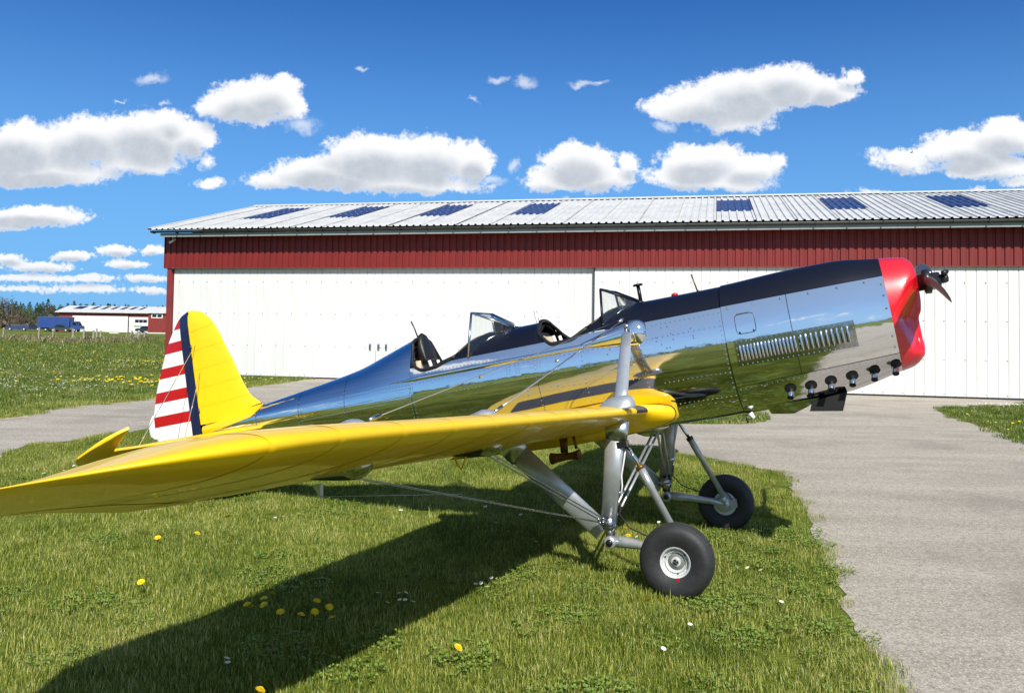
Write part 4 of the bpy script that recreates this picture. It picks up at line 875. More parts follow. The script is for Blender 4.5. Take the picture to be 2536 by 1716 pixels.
# ------------------------------------------------------------------ wings
LEx = lambda y: (-.085-.0358*(y-.36)) if y < 3.80 else (-.823+(.823-.208)*max(0, 1-((y-3.80)/.70)**2.23)**(1/2.23))
TEx = lambda y: -1.53 if y < 3.3 else (-.823-.707*max(0, 1-((y-3.3)/1.2)**2.3)**(1/2.3))
LEz = lambda y: 1.0427+.0622*(y-.36)-.0259*max(0, y-3.4)**2
TEz_ = pchip([.36, 1.2, 2.4, 3.2, 3.7, 4.5], [.9496, .9952, 1.052, 1.082, 1.160, 1.236])
def foil(n=26, t=.105, camb=.0084, p=.4):
    up = []; lo = []
    for i in range(n+1):
        x = (1-math.cos(math.pi*i/n))/2; yt = 5*t*(.2969*math.sqrt(x)-.126*x-.3516*x*x+.2843*x**3-.1015*x**4)
        yc = camb/p**2*(2*p*x-x*x) if x < p else camb/(1-p)**2*((1-2*p)+2*p*x-x*x); up.append((x, yc+yt)); lo.append((x, yc-yt))
    return up, lo
UP, LO = foil()
def wing_pt(y, x, zt, s, grow=0, lex=None, tex=None):
    l = LEx(y) if lex is None else lex; t_ = TEx(y) if tex is None else tex; c = l-t_; zl = LEz(y); ze = TEz_(y)
    k = max(c, .004)
    th = 1.0 if y < 4.1 else 1-.8*((y-4.1)/.4)**.8
    return (l-c*x, s*y, zl+(ze-zl)*x+zt*th*k*(1+grow))
Ysp = [.34, .5, .7, .9, 1.1, 1.3, 1.5, 1.7, 1.9, 2.1, 2.3, 2.35, 2.5, 2.7, 2.9, 3.1, 3.3, 3.5, 3.65, 3.8, 3.9, 3.95, 4.05, 4.15, 4.25, 4.33, 4.39, 4.43, 4.46, 4.48, 4.49, 4.496]
for s in (-1, 1):
    WG = empty('wing', parent=AP)
    per = [(x, z, 1) for x, z in UP[::-1]]+[(x, z, 0) for x, z in LO[1:]]
    skin = MB(); ail = MB(); cut = .77
    ss = s if s != 0 else -1
    vs = []
    for y in Ysp:
        for (x, z, u_) in per: vs.append(wing_pt(y, x, z, s))
    n = len(per); fs = []; fa = []
    for i in range(len(Ysp)-1):
        ya, yb = Ysp[i], Ysp[i+1]; ym = (ya+yb)/2
        for k in range(n-1):
            q = (i*n+k, i*n+k+1, (i+1)*n+k+1, (i+1)*n+k); q = q if s < 0 else q[::-1]
            xm = (per[k][0]+per[k+1][0])/2
            (fa if (2.35 < ym < 3.95 and xm > cut) else fs).append(q)
    sk = mesh('wing_skin', vs, fs, MT['yellow'], WG)
    used = sorted({i for q in fa for i in q}); mp = {v: i for i, v in enumerate(used)}
    cy_ = 3.15
    va = []
    for i in used:
        x, y, z = vs[i]; y = s*(cy_+(abs(y)-cy_)*.992); va.append((x-.004, y, z-.002))
    mesh('aileron', va, [tuple(mp[i] for i in q) for q in fa], MT['yellow_fabric'], WG)
    # leading edge sheet joints and rib tapes
    tp = MB()
    for y in (.98, 1.31, 1.64, 1.97, 2.30, 2.65, 3.0, 3.35, 3.70, 4.0):
        for dy in (0,):
            rr = []
            for (x, z, u_) in per[6:-6]: rr.append((wing_pt(y-.012, x, z+(.0012 if u_ else -.0012), s), wing_pt(y+.012, x, z+(.0012 if u_ else -.0012), s)))
            MB().add([p for pr_ in rr for p in pr_], [(2*i, 2*i+1, 2*i+3, 2*i+2) for i in range(len(rr)-1)]).build('rib_tape', MT['yellow_fabric'], WG)
    # fillet at the root
    fm = MB(); rings = []
    for (y, lx, g, tx, dz) in ((.16, .036, .02, -1.70, .040), (.24, .036, .02, -1.69, .040), (.28, .035, .02, -1.67, .038), (.315, .028, .02, -1.64, .034), (.35, .012, .02, -1.60, .026), (.385, -.018, .015, -1.56, .016), (.42, -.060, .01, -1.54, .007), (.45, -.086, .006, -1.534, .001), (.465, -.0895, .004, -1.532, 0)):
        ring = []
        for (x, z, u_) in per:
            p = wing_pt(y, x, z, s, g, lx, tx); fb_ = max(0, min(1, (.45-y)/.12)); ring.append((p[0]+.010*fb_, p[1], p[2]-dz+(1 if u_ else -1)*.015*fb_*min(1, math.sqrt(x/.012))*math.exp(-x/.12)))
        rings.append(ring)
    fm.rings(rings, cap=False); fm.build('wing_fillet', MT['yellow'], WG)
    rg_ = rings[2]; k0 = next(i for i, q in enumerate(rg_) if q[0] > -.75); k1 = max(i for i, q in enumerate(rg_) if q[0] > -.45)
    MB().tube([(q[0]+.003, q[1], q[2]+(.003 if i < len(rg_)/2 else -.003)) for i, q in enumerate(rg_[k0:k1])], .0038, 6).build('fillet_seal', MT['lead'], WG)
    # non-slip walkway on the upper skin near the root
    wk = MB(); rr = []
    for (x, z) in [q for q in LO if q[0] < .012][::-1]+[q for q in UP if q[0] < .80]:
        rr.append([wing_pt(yy, x, z, s, .03) for yy in (.455, .53, .61, .70)])
    wk.add([p for r in rr for p in r], [(4*i+k, 4*i+k+1, 4*i+k+5, 4*i+k+4) for i in range(len(rr)-1) for k in range(3)]); wk.build('walkway', MT['walk'], WG)
    # fairings over the wire fittings
    for (x, y, top_) in ((-.55, 2.0, 1), (-.55, 2.0, 0), (-.60, 3.1, 1), (-.60, 3.1, 0)):
        cx_ = (LEx(y)-x)/(LEx(y)-TEx(y)); i = min(range(len(UP)), key=lambda j: abs(UP[j][0]-cx_)); src = UP if top_ else LO; zc = wing_pt(y, src[i][0], src[i][1], s)[2]; mb = MB(); rings = []
        for j in range(15):
            t = j/14; xx = x+.10-.30*t; r = (math.sqrt(max(0, 1-((t-.28)/.28)**2)) if t < .28 else (1-(t-.28)/.72)**.8)+.01
            xi = (LEx(y)-xx)/(LEx(y)-TEx(y)); ii = min(range(len(UP)), key=lambda j_: abs(UP[j_][0]-xi)); zz = wing_pt(y, xi, np.interp(xi, [q[0] for q in src], [q[1] for q in src]), s)[2]
            rings.append([(xx, s*(y+.055*r*math.cos(a)), zz+(1 if top_ else -1)*(.048 if top_ else .046)*r*math.sin(a)-(.004 if top_ else -.004)) for a in [math.pi*k/10 for k in range(11)]])
        mb.rings(rings, close=False, cap=False); mb.build('wire_fairing', MT['silver'] if top_ else MT['alu_dark'], WG)
    # tie-down loop, pitot-like bracket
    zq = wing_pt(1.9, .42, np.interp(.42, [q[0] for q in LO], [q[1] for q in LO]), s)[2]
    MB().tube([(-.775, s*1.9, zq+.01), (-.765, s*1.9, zq-.05), (-.745, s*1.9, zq-.075), (-.725, s*1.9, zq-.05), (-.70, s*1.9, zq+.01)], .0055, 6).build('tie_down_loop', MT['yellow'], WG)
    MB().add([(-.93, s*2.9, 1.06), (-.89, s*2.9, 1.06), (-.90, s*2.9, 1.0), (-.93, s*2.88, 1.06), (-.89, s*2.88, 1.06), (-.90, s*2.88, 1.0)], [(0, 1, 2), (5, 4, 3), (0, 3, 4, 1), (1, 4, 5, 2), (2, 5, 3, 0)]).build('wire_bracket', MT['silver'], WG, False)
# ------------------------------------------------------------------ bracing strut and wires
for s in (-1, 1):
    zt_ = wing_pt(.88, .05, np.interp(.05, [q[0] for q in UP], [q[1] for q in UP]), s)[2]
    q = MB().blade((-.150, s*.88, zt_-.02), (-.150, s*.405, 1.555), .088, .068, .048, .040, steps=5, n=20); ST = q.build('bracing_strut', MT['silver'], AP)
    cone = MB(); rings = []
    for t in (0, .2, .4, .6, .8, 1):
        rx = .068*math.sqrt(max(0,1-t))+.046; ry = .05*math.sqrt(max(0,1-t))+.028; rings.append([(-.165+.03*t+rx*math.cos(a)-(rx*.35 if math.cos(a) < 0 else 0)*abs(math.cos(a)), s*(.88-.02*t)+ry*math.sin(a), zt_-.02+.078*t) for a in [2*math.pi*k/20 for k in range(20)]])
    cone.rings(rings); cone.build('strut_fairing', MT['silver'], ST)
    MB().tube([(-.15, s*.40, 1.56), (-.15, s*.385, 1.60)], .012, 6).build('strut_bolt', MT['steel'], ST)
    y1 = 2.0; 
    top = (-.17, s*.285, 1.668)
    zf = wing_pt(2.0, .33, np.interp(.33, [q[0] for q in UP], [q[1] for q in UP]), s)[2]; zg = wing_pt(3.1, .3, np.interp(.3, [q[0] for q in UP], [q[1] for q in UP]), s)[2]
    for end, r in (((-.47, s*1.98, zf+.03), .0042), ((-.50, s*3.08, zg+.03), .0022)):
        w = MB().tube([top, end], r, 6).build('landing_wire', MT['chrome'], AP)
        e1 = Vector(end); d = (Vector(top)-e1).normalized(); MB().tube([e1, e1+d*.07], .009, 6).build('wire_end', MT['steel'], w); MB().tube([Vector(top), Vector(top)-d*.09], .009, 6).build('wire_end', MT['steel'], w)
# ------------------------------------------------------------------ undercarriage
MT['gearw'] = MT['silver']
for s in (-1, 1):
    LGY = .80*s
    G_ = empty('undercarriage', parent=AP)
    zb1 = .93
    MB().blade((-.205, LGY, 1.06), (-.375, LGY, .42), .128, .098, .060, .05, steps=2, n=20).build('front_leg', MT['silver'], G_)
    MB().blade((-.200, LGY, 1.03), (-.232, LGY, .92), .145, .137, .075, .070, steps=2, n=20).build('leg_cuff', MT['alu_dull'], G_)
    MB().blade((-.97, LGY, 1.02), (-.42, LGY, .385), .150, .125, .062, .05, steps=2, n=20).build('rear_leg', MT['silver'], G_)
    MB().blade((-.965, LGY, 1.01), (-.875, LGY, .905), .170, .158, .078, .070, steps=2, n=20).build('leg_cuff', MT['alu_dull'], G_)
    nd = MB().blade((-.36, LGY-.03, .47), (-.375, LGY+.0, .36), .07, .06, .06, .05).tube([(-.42, LGY-.035*s, .425), (-.34, LGY-.035*s, .44)], .02, 8).tube([(-.33, LGY, .5), (-.345, LGY, .40)], .018, 8).ell((-.37, LGY, .41), .045, .045, .04); nd.build('leg_node', MT['steel'], G_)
    MB().lathe([(.001, -.05), (.034, -.05), (.038, -.04), (.038, .04), (.034, .05), (.001, .05)], (-.375, LGY, .322), 'y', 20).build('pivot', MT['silver'], G_)
    MB().lathe([(.001, -.056), (.021, -.056), (.021, .056), (.001, .056)], (-.375, LGY, .322), 'y', 16).build('pivot_bolt', MT['darkmetal'], G_)
    ay_ = .835*s
    MB().tube([(-.365, LGY, .322), (-.28, LGY, .305), (-.20, LGY+.01*s, .285), (-.05, ay_, .240), (.035, ay_, .208)], [.036, .034, .026, .025, .028], 14).build('axle_arm', MT['silver'], G_)
    MB().lathe([(.001, -.03), (.055, -.03), (.058, -.02), (.058, .02), (.05, .03), (.001, .03)], (.035, .845*s, .205), 'y', 20).build('brake_drum', MT['silver'], G_)
    MB().box(.085, .135, .83*s-.02, .83*s+.02, .175, .235).build('brake_caliper', MT['silver'], G_, False)
    MB().blade((.03, .825*s, .20), (.045, .815*s, .275), .05, .045, .03, .03).build('shock_lug', MT['silver'], G_)
    t0, t1, t2 = Vector((-.185, .775*s, .885)), Vector((-.118, .79*s, .735)), Vector((.05, .815*s, .265))
    MB().tube([t0, t1], .0125, 10).build('shock_rod', MT['chrome'], G_); MB().tube([t1, t1.lerp(t2, .28), t1.lerp(t2, .285), t2], [.0245, .0245, .0215, .0215], 14).build('shock_cylinder', MT['silver'], G_)
    dd = (t2-t1).normalized(); MB().tube([t1-dd*.012, t1+dd*.012], .028, 12).build('shock_collar', MT['bronze'] if s < 0 else MT['darkmetal'], G_)
    MB().tube([t0-dd*.01, t0+dd*.03], .019, 8).build('shock_end', MT['darkmetal'], G_)
    MB().box(-.225, -.165, LGY-.03, LGY+.03, .868, .905).build('shock_bracket', MT['darkmetal'], G_, False)
    MB().tube([(-.185, LGY-.02*s, .87), (-.215, LGY-.02*s, .78), (-.245, LGY-.02*s, .70), (-.252, LGY-.02*s, .64), (-.27, LGY-.02*s, .58)], .005, 6).build('brake_hose', MT['whitep'], G_)
    MB().blade((-.335, LGY-.03*s, .592), (-.262, LGY-.03*s, .600), .022, .022, .03, .03, major=(0, 0, 1)).build('hose_clamp', MT['chrome'], G_)
    MB().tube([(-.28, LGY-.02*s, .55), (-.30, LGY-.02*s, .47), (-.25, LGY, .39), (-.15, LGY+.01*s, .335), (-.05, ay_, .30), (.02, ay_-.02*s, .33), (.07, ay_-.01*s, .30), (.10, ay_, .235)], .0045, 6).build('brake_hose', MT['lead'], G_)
    for yo in (-.018, .018):
        a = Vector((-.165+yo, .07*s, .872)); b = Vector((-.345+yo, .775*s, .455)); q = MB().tube([a, b], .0085, 8).build('tie_rod', MT['silver'], G_)
        d = (a-b).normalized(); MB().tube([b, b+d*.09], .0115, 6).build('rod_end', MT['darkmetal'], q)
    for tgt, offs in (((-.56, s*1.97, 1.03), (-.016, .016)), ((-.61, s*3.06, 1.075), (-.010, .010))):
        for o_ in offs:
            e1 = Vector((-.37+o_, LGY, .425)); w = MB().tube([e1, Vector(tgt)+Vector((o_*1.0, 0, 0))], .0036 if abs(tgt[1]) < 2.5 else .0022, 6).build('flying_wire', MT['steel'], AP)
            d = (Vector(tgt)-e1).normalized(); MB().tube([e1, e1+d*.12], .009, 6).build('wire_end', MT['steel'], w)
    MB().tube([(-.53, s*2.35, .885), (-.90, s*2.9, 1.01)], .0022, 5).build('spacer_wire', MT['steel'], AP)
    # wheel
    WH = empty('wheel', parent=G_); cy0 = .935*s; c = (.035, cy0, .203); R_ = .213
    prof_ = [(.088, -.056), (.10, -.062), (.13, -.073), (.165, -.078), (.190, -.070), (.205, -.054), (.208, -.047), (.202, -.044), (.202, -.040), (.2105, -.037), (.2125, -.022), (.204, -.020), (.204, -.015), (.213, -.013), (.213, .013), (.204, .015), (.204, .020), (.2125, .022), (.2105, .037), (.202, .040), (.202, .044), (.208, .047), (.205, .054), (.190, .070), (.165, .078), (.13, .073), (.10, .062), (.088, .056)]
    sharp(MB().lathe(prof_, c, 'y', 64, cap=False).build('tyre', MT['rubber'], WH), 60)
    o = s
    rp_ = [(.001, .040), (.018, .040), (.020, .034), (.026, .034), (.028, .022), (.050, .018), (.055, .030), (.060, .034), (.066, .022), (.074, .024), (.078, .052), (.086, .058), (.089, .054), (.089, -.054), (.001, -.054)]
    sharp(MB().lathe([(r, h*o) for r, h in rp_], c, 'y', 40).build('rim', MT['rim'], WH), 40)
    MB().lathe([(.001, .0425*o), (.017, .0425*o), (.019, .030*o), (.001, .03*o)], c, 'y', 18).build('hub_nut', MT['darkmetal'], WH)
    MB().lathe([(.030, .0235*o), (.048, .0205*o), (.048, .01*o), (.030, .01*o)], c, 'y', 24).build('hub_recess', MT['greenint'], WH)
    MB().tube([(c[0]-.012, cy0+.046*o, c[2]+.01), (c[0]+.012, cy0+.046*o, c[2]-.012)], .002, 5).build('split_pin', MT['chrome'], WH)
    for k in range(3):
        a = 2*math.pi*k/3+.5; MB().ell((c[0]+.066*math.cos(a), cy0+.028*o, c[2]+.066*math.sin(a)), .0055, .005, .0055, 8, 4).build('rim_bolt', MT['darkmetal'], WH)
    MB().box(c[0]-.006, c[0]+.006, min(cy0+.056*o, cy0+.063*o), max(cy0+.056*o, cy0+.063*o), c[2]-.104, c[2]-.084).build('slip_mark', MT['lampred'], WH, False)
# belly fairing where the tie rods meet
bf = MB(); rings = []
for t in (0, .12, .3, .5, .7, .88, 1): rings.append([(-.33+.26*t, .11*math.sin(math.pi*max(.03, min(.97, t)))**.6*math.cos(a), .905-.058*math.sin(math.pi*max(.03, min(.97, t)))**.7*math.sin(a)) for a in [math.pi*k/10 for k in range(11)]])
bf.rings(rings, close=False, cap=False); bf.build('belly_fairing', MT['alu_dull'], AP)
MB().tube([(-.19, -.07, .868), (-.15, .07, .868)], .018, 8).build('rod_anchor', MT['darkmetal'], AP)
# venturi horn under the wing
vn = empty('venturi_tube', parent=AP); c = (0, -.62, .845)
MB().lathe([(.034, -.74), (.038, -.735), (.030, -.70), (.024, -.64), (.023, -.60), (.028, -.565), (.036, -.545), (.039, -.54), (.034, -.54), (.020, -.60), (.028, -.72)], c, 'x', 20).build('horn', MT['bronze'], vn)
MB().blade((-.64, -.62, .87), (-.63, -.62, .98), .05, .06, .012, .012).build('bracket', MT['bronze'], vn); MB().tube([(-.555, -.62, .885), (-.56, -.62, .97)], .010, 6).build('stay', MT['bronze'], vn)
# ------------------------------------------------------------------ tail
def slab(front, rear, z0, z1, th, name, m, parent, mode, nz=40, nx=14):
    """upright surface given its front and rear edges by height; mode 'fin' is thickest at the back, 'rud' at the front"""
    mb = MB(); zs = [z0+(z1-z0)*(1-(1-i/nz)**1.6) for i in range(nz+1)]
    for s in (-1, 1):
        vs = []
        for z in zs:
            f, r = front(z), rear(z); tz = min(1, ((z1-z)/(z1-z0)/.12))**.5 if z < z1 else 0
            for k in range(nx+1):
                q = (1-math.cos(math.pi*k/nx))/2; prof = (min(1, q/.7)**.5 if mode == 'fin' else (1-q)**.8 if mode == 'rud' else math.sqrt(max(0, 1-(2*q-1)**2)))
                vs.append((f+(r-f)*q, s*(th/2*prof*tz+.0015), z))
        n = nx+1; fs = []
        for i in range(nz):
            for k in range(nx): q = (i*n+k, i*n+k+1, (i+1)*n+k+1, (i+1)*n+k); fs.append(q if s > 0 else q[::-1])
        mb.add(vs, fs)
    return mb.build(name, m, parent)
ff = pchip([1.50, 1.588, 1.655, 1.777, 2.068, 2.344, 2.436, 2.483, 2.502], [-3.40, -3.447, -3.534, -3.605, -3.711, -3.838, -3.919, -3.992, -4.085])
FN = slab(ff, lambda z: -4.098, 1.50, 2.502, .062, 'fin', MT['yellow_fabric'], AP, 'fin')
for z in (2.33, 2.16, 1.99, 1.83, 1.67):
    xf = ff(z); MB().add([(x_, -(.0325*min(1, ((x_-xf)/(-4.098-xf))/.7)**.5+.0022), z-.014+.028*(x_+4.09)/(xf+4.09)+dz_) for x_ in [-4.09+(xf-.01+4.09)*k/14 for k in range(15)] for dz_ in (-.007, .007)], [(2*k, 2*k+2, 2*k+3, 2*k+1) for k in range(14)]).build('rib_tape', MT['yellow_fabric'], FN)
patch('fin_fillet', -4.09, -3.42, lambda x: f_zt(x)-.075+(.05 if x > -3.5 else 0)*(x+3.5)/.08, 9, MT['yellow'], .004, (-1, 1), 8, .03, FN)
MB().tube([(-4.10, -.026, 1.50), (-3.44, -.012, 1.588)], .0035, 5).build('fillet_seal', MT['lead'], FN)
fr = pchip([1.33, 1.34, 1.40, 1.50, 1.60, 1.69, 1.846, 2.039, 2.229, 2.366, 2.466, 2.50], [-4.25, -4.45, -4.60, -4.655, -4.652, -4.628, -4.577, -4.487, -4.389, -4.291, -4.192, -4.11])
RD = slab(lambda z: -4.104, fr, 1.33, 2.50, .058, 'rudder', MT['rudder'], AP, 'rud')
slab(lambda z: -4.64, pchip([1.45, 1.47, 1.555, 1.62, 1.66], [-4.66, -4.705, -4.713, -4.69, -4.655]), 1.45, 1.66, .010, 'trim_tab', MT['whitep'], RD, 'lens', 12, 6)
for z in (2.18, 1.62): MB().tube([(-4.10, -.03, z-.02), (-4.10, -.03, z+.02)], .013, 8).build('hinge', MT['navy'], RD)
MB().tube([(-4.102, 0, 1.36), (-4.102, 0, 2.48)], .022, 8).build('rudder_post', MT['navy'], RD)
# tailplane: stabilisers fixed, elevators raised
def half_tail(s):
    S_ = empty('tailplane', parent=AP); rings = []
    ys_ = [.04, .2, .4, .6, .8, .9, .965, 1.0, 1.03, 1.06, 1.085, 1.10]
    lex = lambda y: -3.36-.435*y if y < .85 else -3.73-.185*((y-.85)/.25)**1.4
    tex_ = lambda y: -4.095 if y < .965 else -4.095+.165*((y-.965)/.135)
    mb = MB()
    for y in ys_:
        l = lex(y); c = l-tex_(y); rings.append([(l-c*x, s*y, 1.385+z*c*1.1) for x, z in [(q[0], q[1]*.55) for q in foil(10, .16, 0)[0][::-1]]+[(q[0], q[1]*.55) for q in foil(10, .16, 0)[1][1:]]])
    mb.rings(rings); mb.build('stabilizer', MT['yellow'], S_)
    th = math.radians(22); el = MB(); rings = []
    fr_ = lambda y: -.004 if y < .985 else float(np.interp(y, [.985, 1.12, 1.15, 1.18, 1.205, 1.225, 1.24, 1.25, 1.256], [0, .36, .325, .28, .225, .165, .105, .05, -.05]))
    rr_ = pchip([.10, .2, .3, .4, .7, .95, 1.08, 1.18, 1.23, 1.256], [-.14, -.33, -.40, -.42, -.38, -.30, -.235, -.165, -.115, -.06])
    for y in [.10, .15, .2, .3, .4, .55, .7, .85, .95, .984, .9855, 1.02, 1.06, 1.09, 1.12, 1.15, 1.18, 1.205, 1.225, 1.24, 1.25, 1.256]:
        f, q = fr_(y), rr_(y); tk = .019*min(1, (1.262-y)/.06)**.5; r = []
        for x, h_ in ((0, .55), (.04, .9), (.15, 1), (.5, .75), (.85, .4), (1, .12)): cc = f+(q-f)*x; hh = tk*h_; r.append((-4.10+cc*math.cos(th)-hh*math.sin(th), s*y, 1.398+cc*math.sin(th)+hh*math.cos(th)))
        for x, h_ in ((1, .12), (.85, .4), (.5, .75), (.15, 1), (.04, .9), (0, .55)): cc = f+(q-f)*x; hh = -tk*h_; r.append((-4.10+cc*math.cos(th)-hh*math.sin(th), s*y, 1.398+cc*math.sin(th)+hh*math.cos(th)))
        rings.append(r)
    el.rings(rings); sharp(el.build('elevator', MT['yellow'], S_), 40)
    for a, b in (((-4.044, s*.03, 2.195), (-4.02, s*.80, 1.405)), ((-4.03, s*.035, 1.95), (-4.04, s*.30, 1.405))): MB().tube([a, b], .0032, 5).build('tail_wire', MT['chrome'], AP)
half_tail(-1); half_tail(1)
MB().tube([(-3.95, 0, 1.42), (-4.15, 0, 1.12), (-4.28, 0, .98)], [.03, .022, .02], 8).build('tail_strut', MT['silver'], AP)
MB().lathe([(.02, -.03), (.07, -.035), (.09, -.02), (.095, 0), (.09, .02), (.07, .035), (.02, .03)], (-4.30, 0, .965), 'y', 24).build('tail_wheel', MT['rubber'], AP)
# ================================================================== grass
def inpoly(px, py, poly):
    c = np.zeros(len(px), bool); x0_, y0_ = poly[-1]
    for (x1_, y1_) in poly:
        cond = ((y1_ > py) != (y0_ > py))
        if cond.any(): c ^= cond & (px < (x0_-x1_)*(py-y1_)/((y0_-y1_) if y0_ != y1_ else 1e-9)+x1_)
        x0_, y0_ = x1_, y1_
    return c
def grass_ok(x, y):
    p = inpoly(x, y, pave) & ~(inpoly(x, y, ISL_R) | inpoly(x, y, ISL_M))
    u = x*U.x+y*U.y; n = x*Nn.x+y*Nn.y-HD
    return ~p & ~((u > -16.9) & (u < 16.5) & (n > -.05) & (n < 12))
GC = bpy.data.collections.new('grass_patches')
def patch_mesh(i, nb, rad, h0, h1, w, seed):
    r = random.Random(seed); vs = []; fs = []; tint = []
    for b in range(nb):
        a = r.random()*6.283; d = rad*math.sqrt(r.random()); x, y = d*math.cos(a), d*math.sin(a); h_ = r.uniform(h0, h1)*(r.uniform(1.5, 2.1) if r.random() < .025 else 1); la = r.random()*6.283; lean = r.uniform(.1, .75)*h_; wa = la+1.57+r.uniform(-.5, .5)
        ww = w*r.uniform(.7, 1.3); t_ = r.random(); k = len(vs); lx, ly = math.cos(la)*lean, math.sin(la)*lean; wx, wy = math.cos(wa)*ww/2, math.sin(wa)*ww/2
        vs += [(x-wx, y-wy, -.01), (x+wx, y+wy, -.01), (x+lx*.35-wx*.85, y+ly*.35-wy*.85, h_*.55), (x+lx*.35+wx*.85, y+ly*.35+wy*.85, h_*.55), (x+lx, y+ly, h_)]
        fs += [(k, k+1, k+3, k+2), (k+2, k+3, k+4)]; tint += [t_]*5
    me = bpy.data.meshes.new('grass_patch'); me.from_pydata(vs, [], fs); me.materials.append(MT['blade' if i < 6 else 'blade_far' if i < 12 else 'blade_dry'])
    at = me.attributes.new('tint', 'FLOAT', 'POINT'); at.data.foreach_set('value', tint)
    o = bpy.data.objects.new('grass_patch_%02d' % i, me); GC.objects.link(o); return o
for i in range(6): patch_mesh(i, 460, .17, .014, .043, .0022, 100+i)
for i in range(6, 9): patch_mesh(i, 240, .20, .028, .060, .0060, 100+i)     # coarser, for farther off
for i in range(9, 12): patch_mesh(i, 150, .24, .03, .062, .0105, 100+i)
def clover_mesh(i, seed):
    r = random.Random(seed); mb = MB(); tn = []
    for b_ in range(70):
        a_ = r.random()*6.283; dd = .15*math.sqrt(r.random()); x, y = dd*math.cos(a_), dd*math.sin(a_); h_ = r.uniform(.015, .045); s_ = r.uniform(.005, .010); ph = r.random()*6.283
        for q in range(3):
            t = ph+2.094*q; cx, cy = x+math.cos(t)*s_, y+math.sin(t)*s_; mb.add([(cx+s_*.8*math.cos(6.283*k/5), cy+s_*.8*math.sin(6.283*k/5), h_+.004*math.cos(6.283*k/5-t)) for k in range(5)], [tuple(range(5))])
    me = bpy.data.meshes.new('grass_patch'); me.from_pydata(mb.v, [], mb.f); me.materials.append(MT['clover']); GC.objects.link(bpy.data.objects.new('grass_patch_%02d' % i, me))
for i in range(12, 14): patch_mesh(i, 110, .24, .03, .075, .009, 100+i)
for i in range(14, 16): clover_mesh(i, 50+i)
pts = []; rot = []; scl = []; idx = []
def scatter(r0, r1, dens_, s0, s1, i0, i1, a0=-36, a1=36, seed=1):
    rg = np.random.default_rng(seed); area = (math.radians(a1-a0))*(r1*r1-r0*r0)/2; n = int(area*dens_)
    r = np.sqrt(rg.uniform(r0*r0, r1*r1, n)); a = np.radians(rg.uniform(a0, a1, n)); x = r*np.sin(a); y = r*np.cos(a); ok = grass_ok(x, y)
    for X_, Y_ in zip(x[ok], y[ok]):
        pts.append((X_, Y_, .0)); rot.append((rg.normal(0, .06), rg.normal(0, .06), rg.uniform(0, 6.283))); scl.append(rg.uniform(s0, s1)); idx.append(int(rg.integers(i0, i1)))
scatter(1.9, 7, 46, .75, 1.2, 0, 6, seed=1); scatter(7, 14, 30, .8, 1.25, 0, 6, seed=2); scatter(14, 32, 10, 1.0, 1.5, 6, 9, seed=3); scatter(32, 62, 2.6, 1.4, 2.1, 9, 12, -36, 5, seed=4); scatter(62, 100, .9, 2.0, 3.0, 9, 12, -34, -15, seed=5)
scatter(.4, 12, 5, .9, 1.3, 0, 6, 36, 324, seed=6)
# long tufts along the pasture fence and taller weeds at the edge of the meadow
rg = np.random.default_rng(9)
for i in range(480):
    t = rg.random(); y = 84-14*math.sin(math.pi*t)+rg.normal(0, 1.6); x = pxx(0+372*t, y); pts.append((x, y, 0)); rot.append((rg.normal(0, .1), rg.normal(0, .1), rg.uniform(0, 6.28))); scl.append(rg.uniform(3, 6)); idx.append(int(rg.integers(12, 14)))
for (x, y) in FARW[10:-4]:
    for q in range(4): pts.append((x-.18+rg.normal(0, .1), y+.15+rg.normal(0, .1), 0)); rot.append((0, 0, rg.uniform(0, 6.28))); scl.append(rg.uniform(1.2, 2.2)); idx.append(int(rg.integers(0, 6)))
rg = np.random.default_rng(19)
for cx, cy, rr0, n in ((1.55, 4.6, .35, 60), (1.75, 5.4, .3, 60), (1.95, 6.3, .4, 70), (-.9, 3.9, .5, 50), (.3, 5.6, .6, 50), (-2.2, 5.2, .6, 50), (.9, 3.6, .5, 60), (2.3, 7.8, .5, 60), (-1.6, 7.6, .7, 50), (-3.4, 8.6, .7, 50), (2.2, 9.6, .5, 50)):
    for k in range(int(n*.2)):
        x, y = rg.normal(cx, rr0), rg.normal(cy, rr0*1.1)
        if grass_ok(np.array([x]), np.array([y]))[0]: pts.append((x, y, 0)); rot.append((0, 0, rg.uniform(0, 6.28))); scl.append(rg.uniform(.7, 1.2)); idx.append(int(rg.integers(14, 16)))
me = bpy.data.meshes.new('grass'); me.from_pydata(pts, [], [])
for nm, ty, dat in (('rot', 'FLOAT_VECTOR', np.array(rot).ravel()), ('scl', 'FLOAT', np.array(scl)), ('idx', 'INT', np.array(idx))):
    a = me.attributes.new(nm, ty, 'POINT'); a.data.foreach_set('vector' if ty == 'FLOAT_VECTOR' else 'value', dat)
GO = bpy.data.objects.new('grass', me); COL.objects.link(GO); tag(GO, 'short sunlit meadow grass with dry patches around the airplane', 'grass', kind='stuff')
gn = bpy.data.node_groups.new('grass_instances', 'GeometryNodeTree'); gn.interface.new_socket('Geometry', in_out='INPUT', socket_type='NodeSocketGeometry'); gn.interface.new_socket('Geometry', in_out='OUTPUT', socket_type='NodeSocketGeometry')
gi = gn.nodes.new('NodeGroupInput'); go = gn.nodes.new('NodeGroupOutput'); ci = gn.nodes.new('GeometryNodeCollectionInfo'); ci.inputs['Collection'].default_value = GC; ci.inputs['Separate Children'].default_value = True; ci.inputs['Reset Children'].default_value = True
ip = gn.nodes.new('GeometryNodeInstanceOnPoints'); ip.inputs['Pick Instance'].default_value = True
def na(nm, ty): n = gn.nodes.new('GeometryNodeInputNamedAttribute'); n.data_type = ty; n.inputs['Name'].default_value = nm; return n.outputs['Attribute']
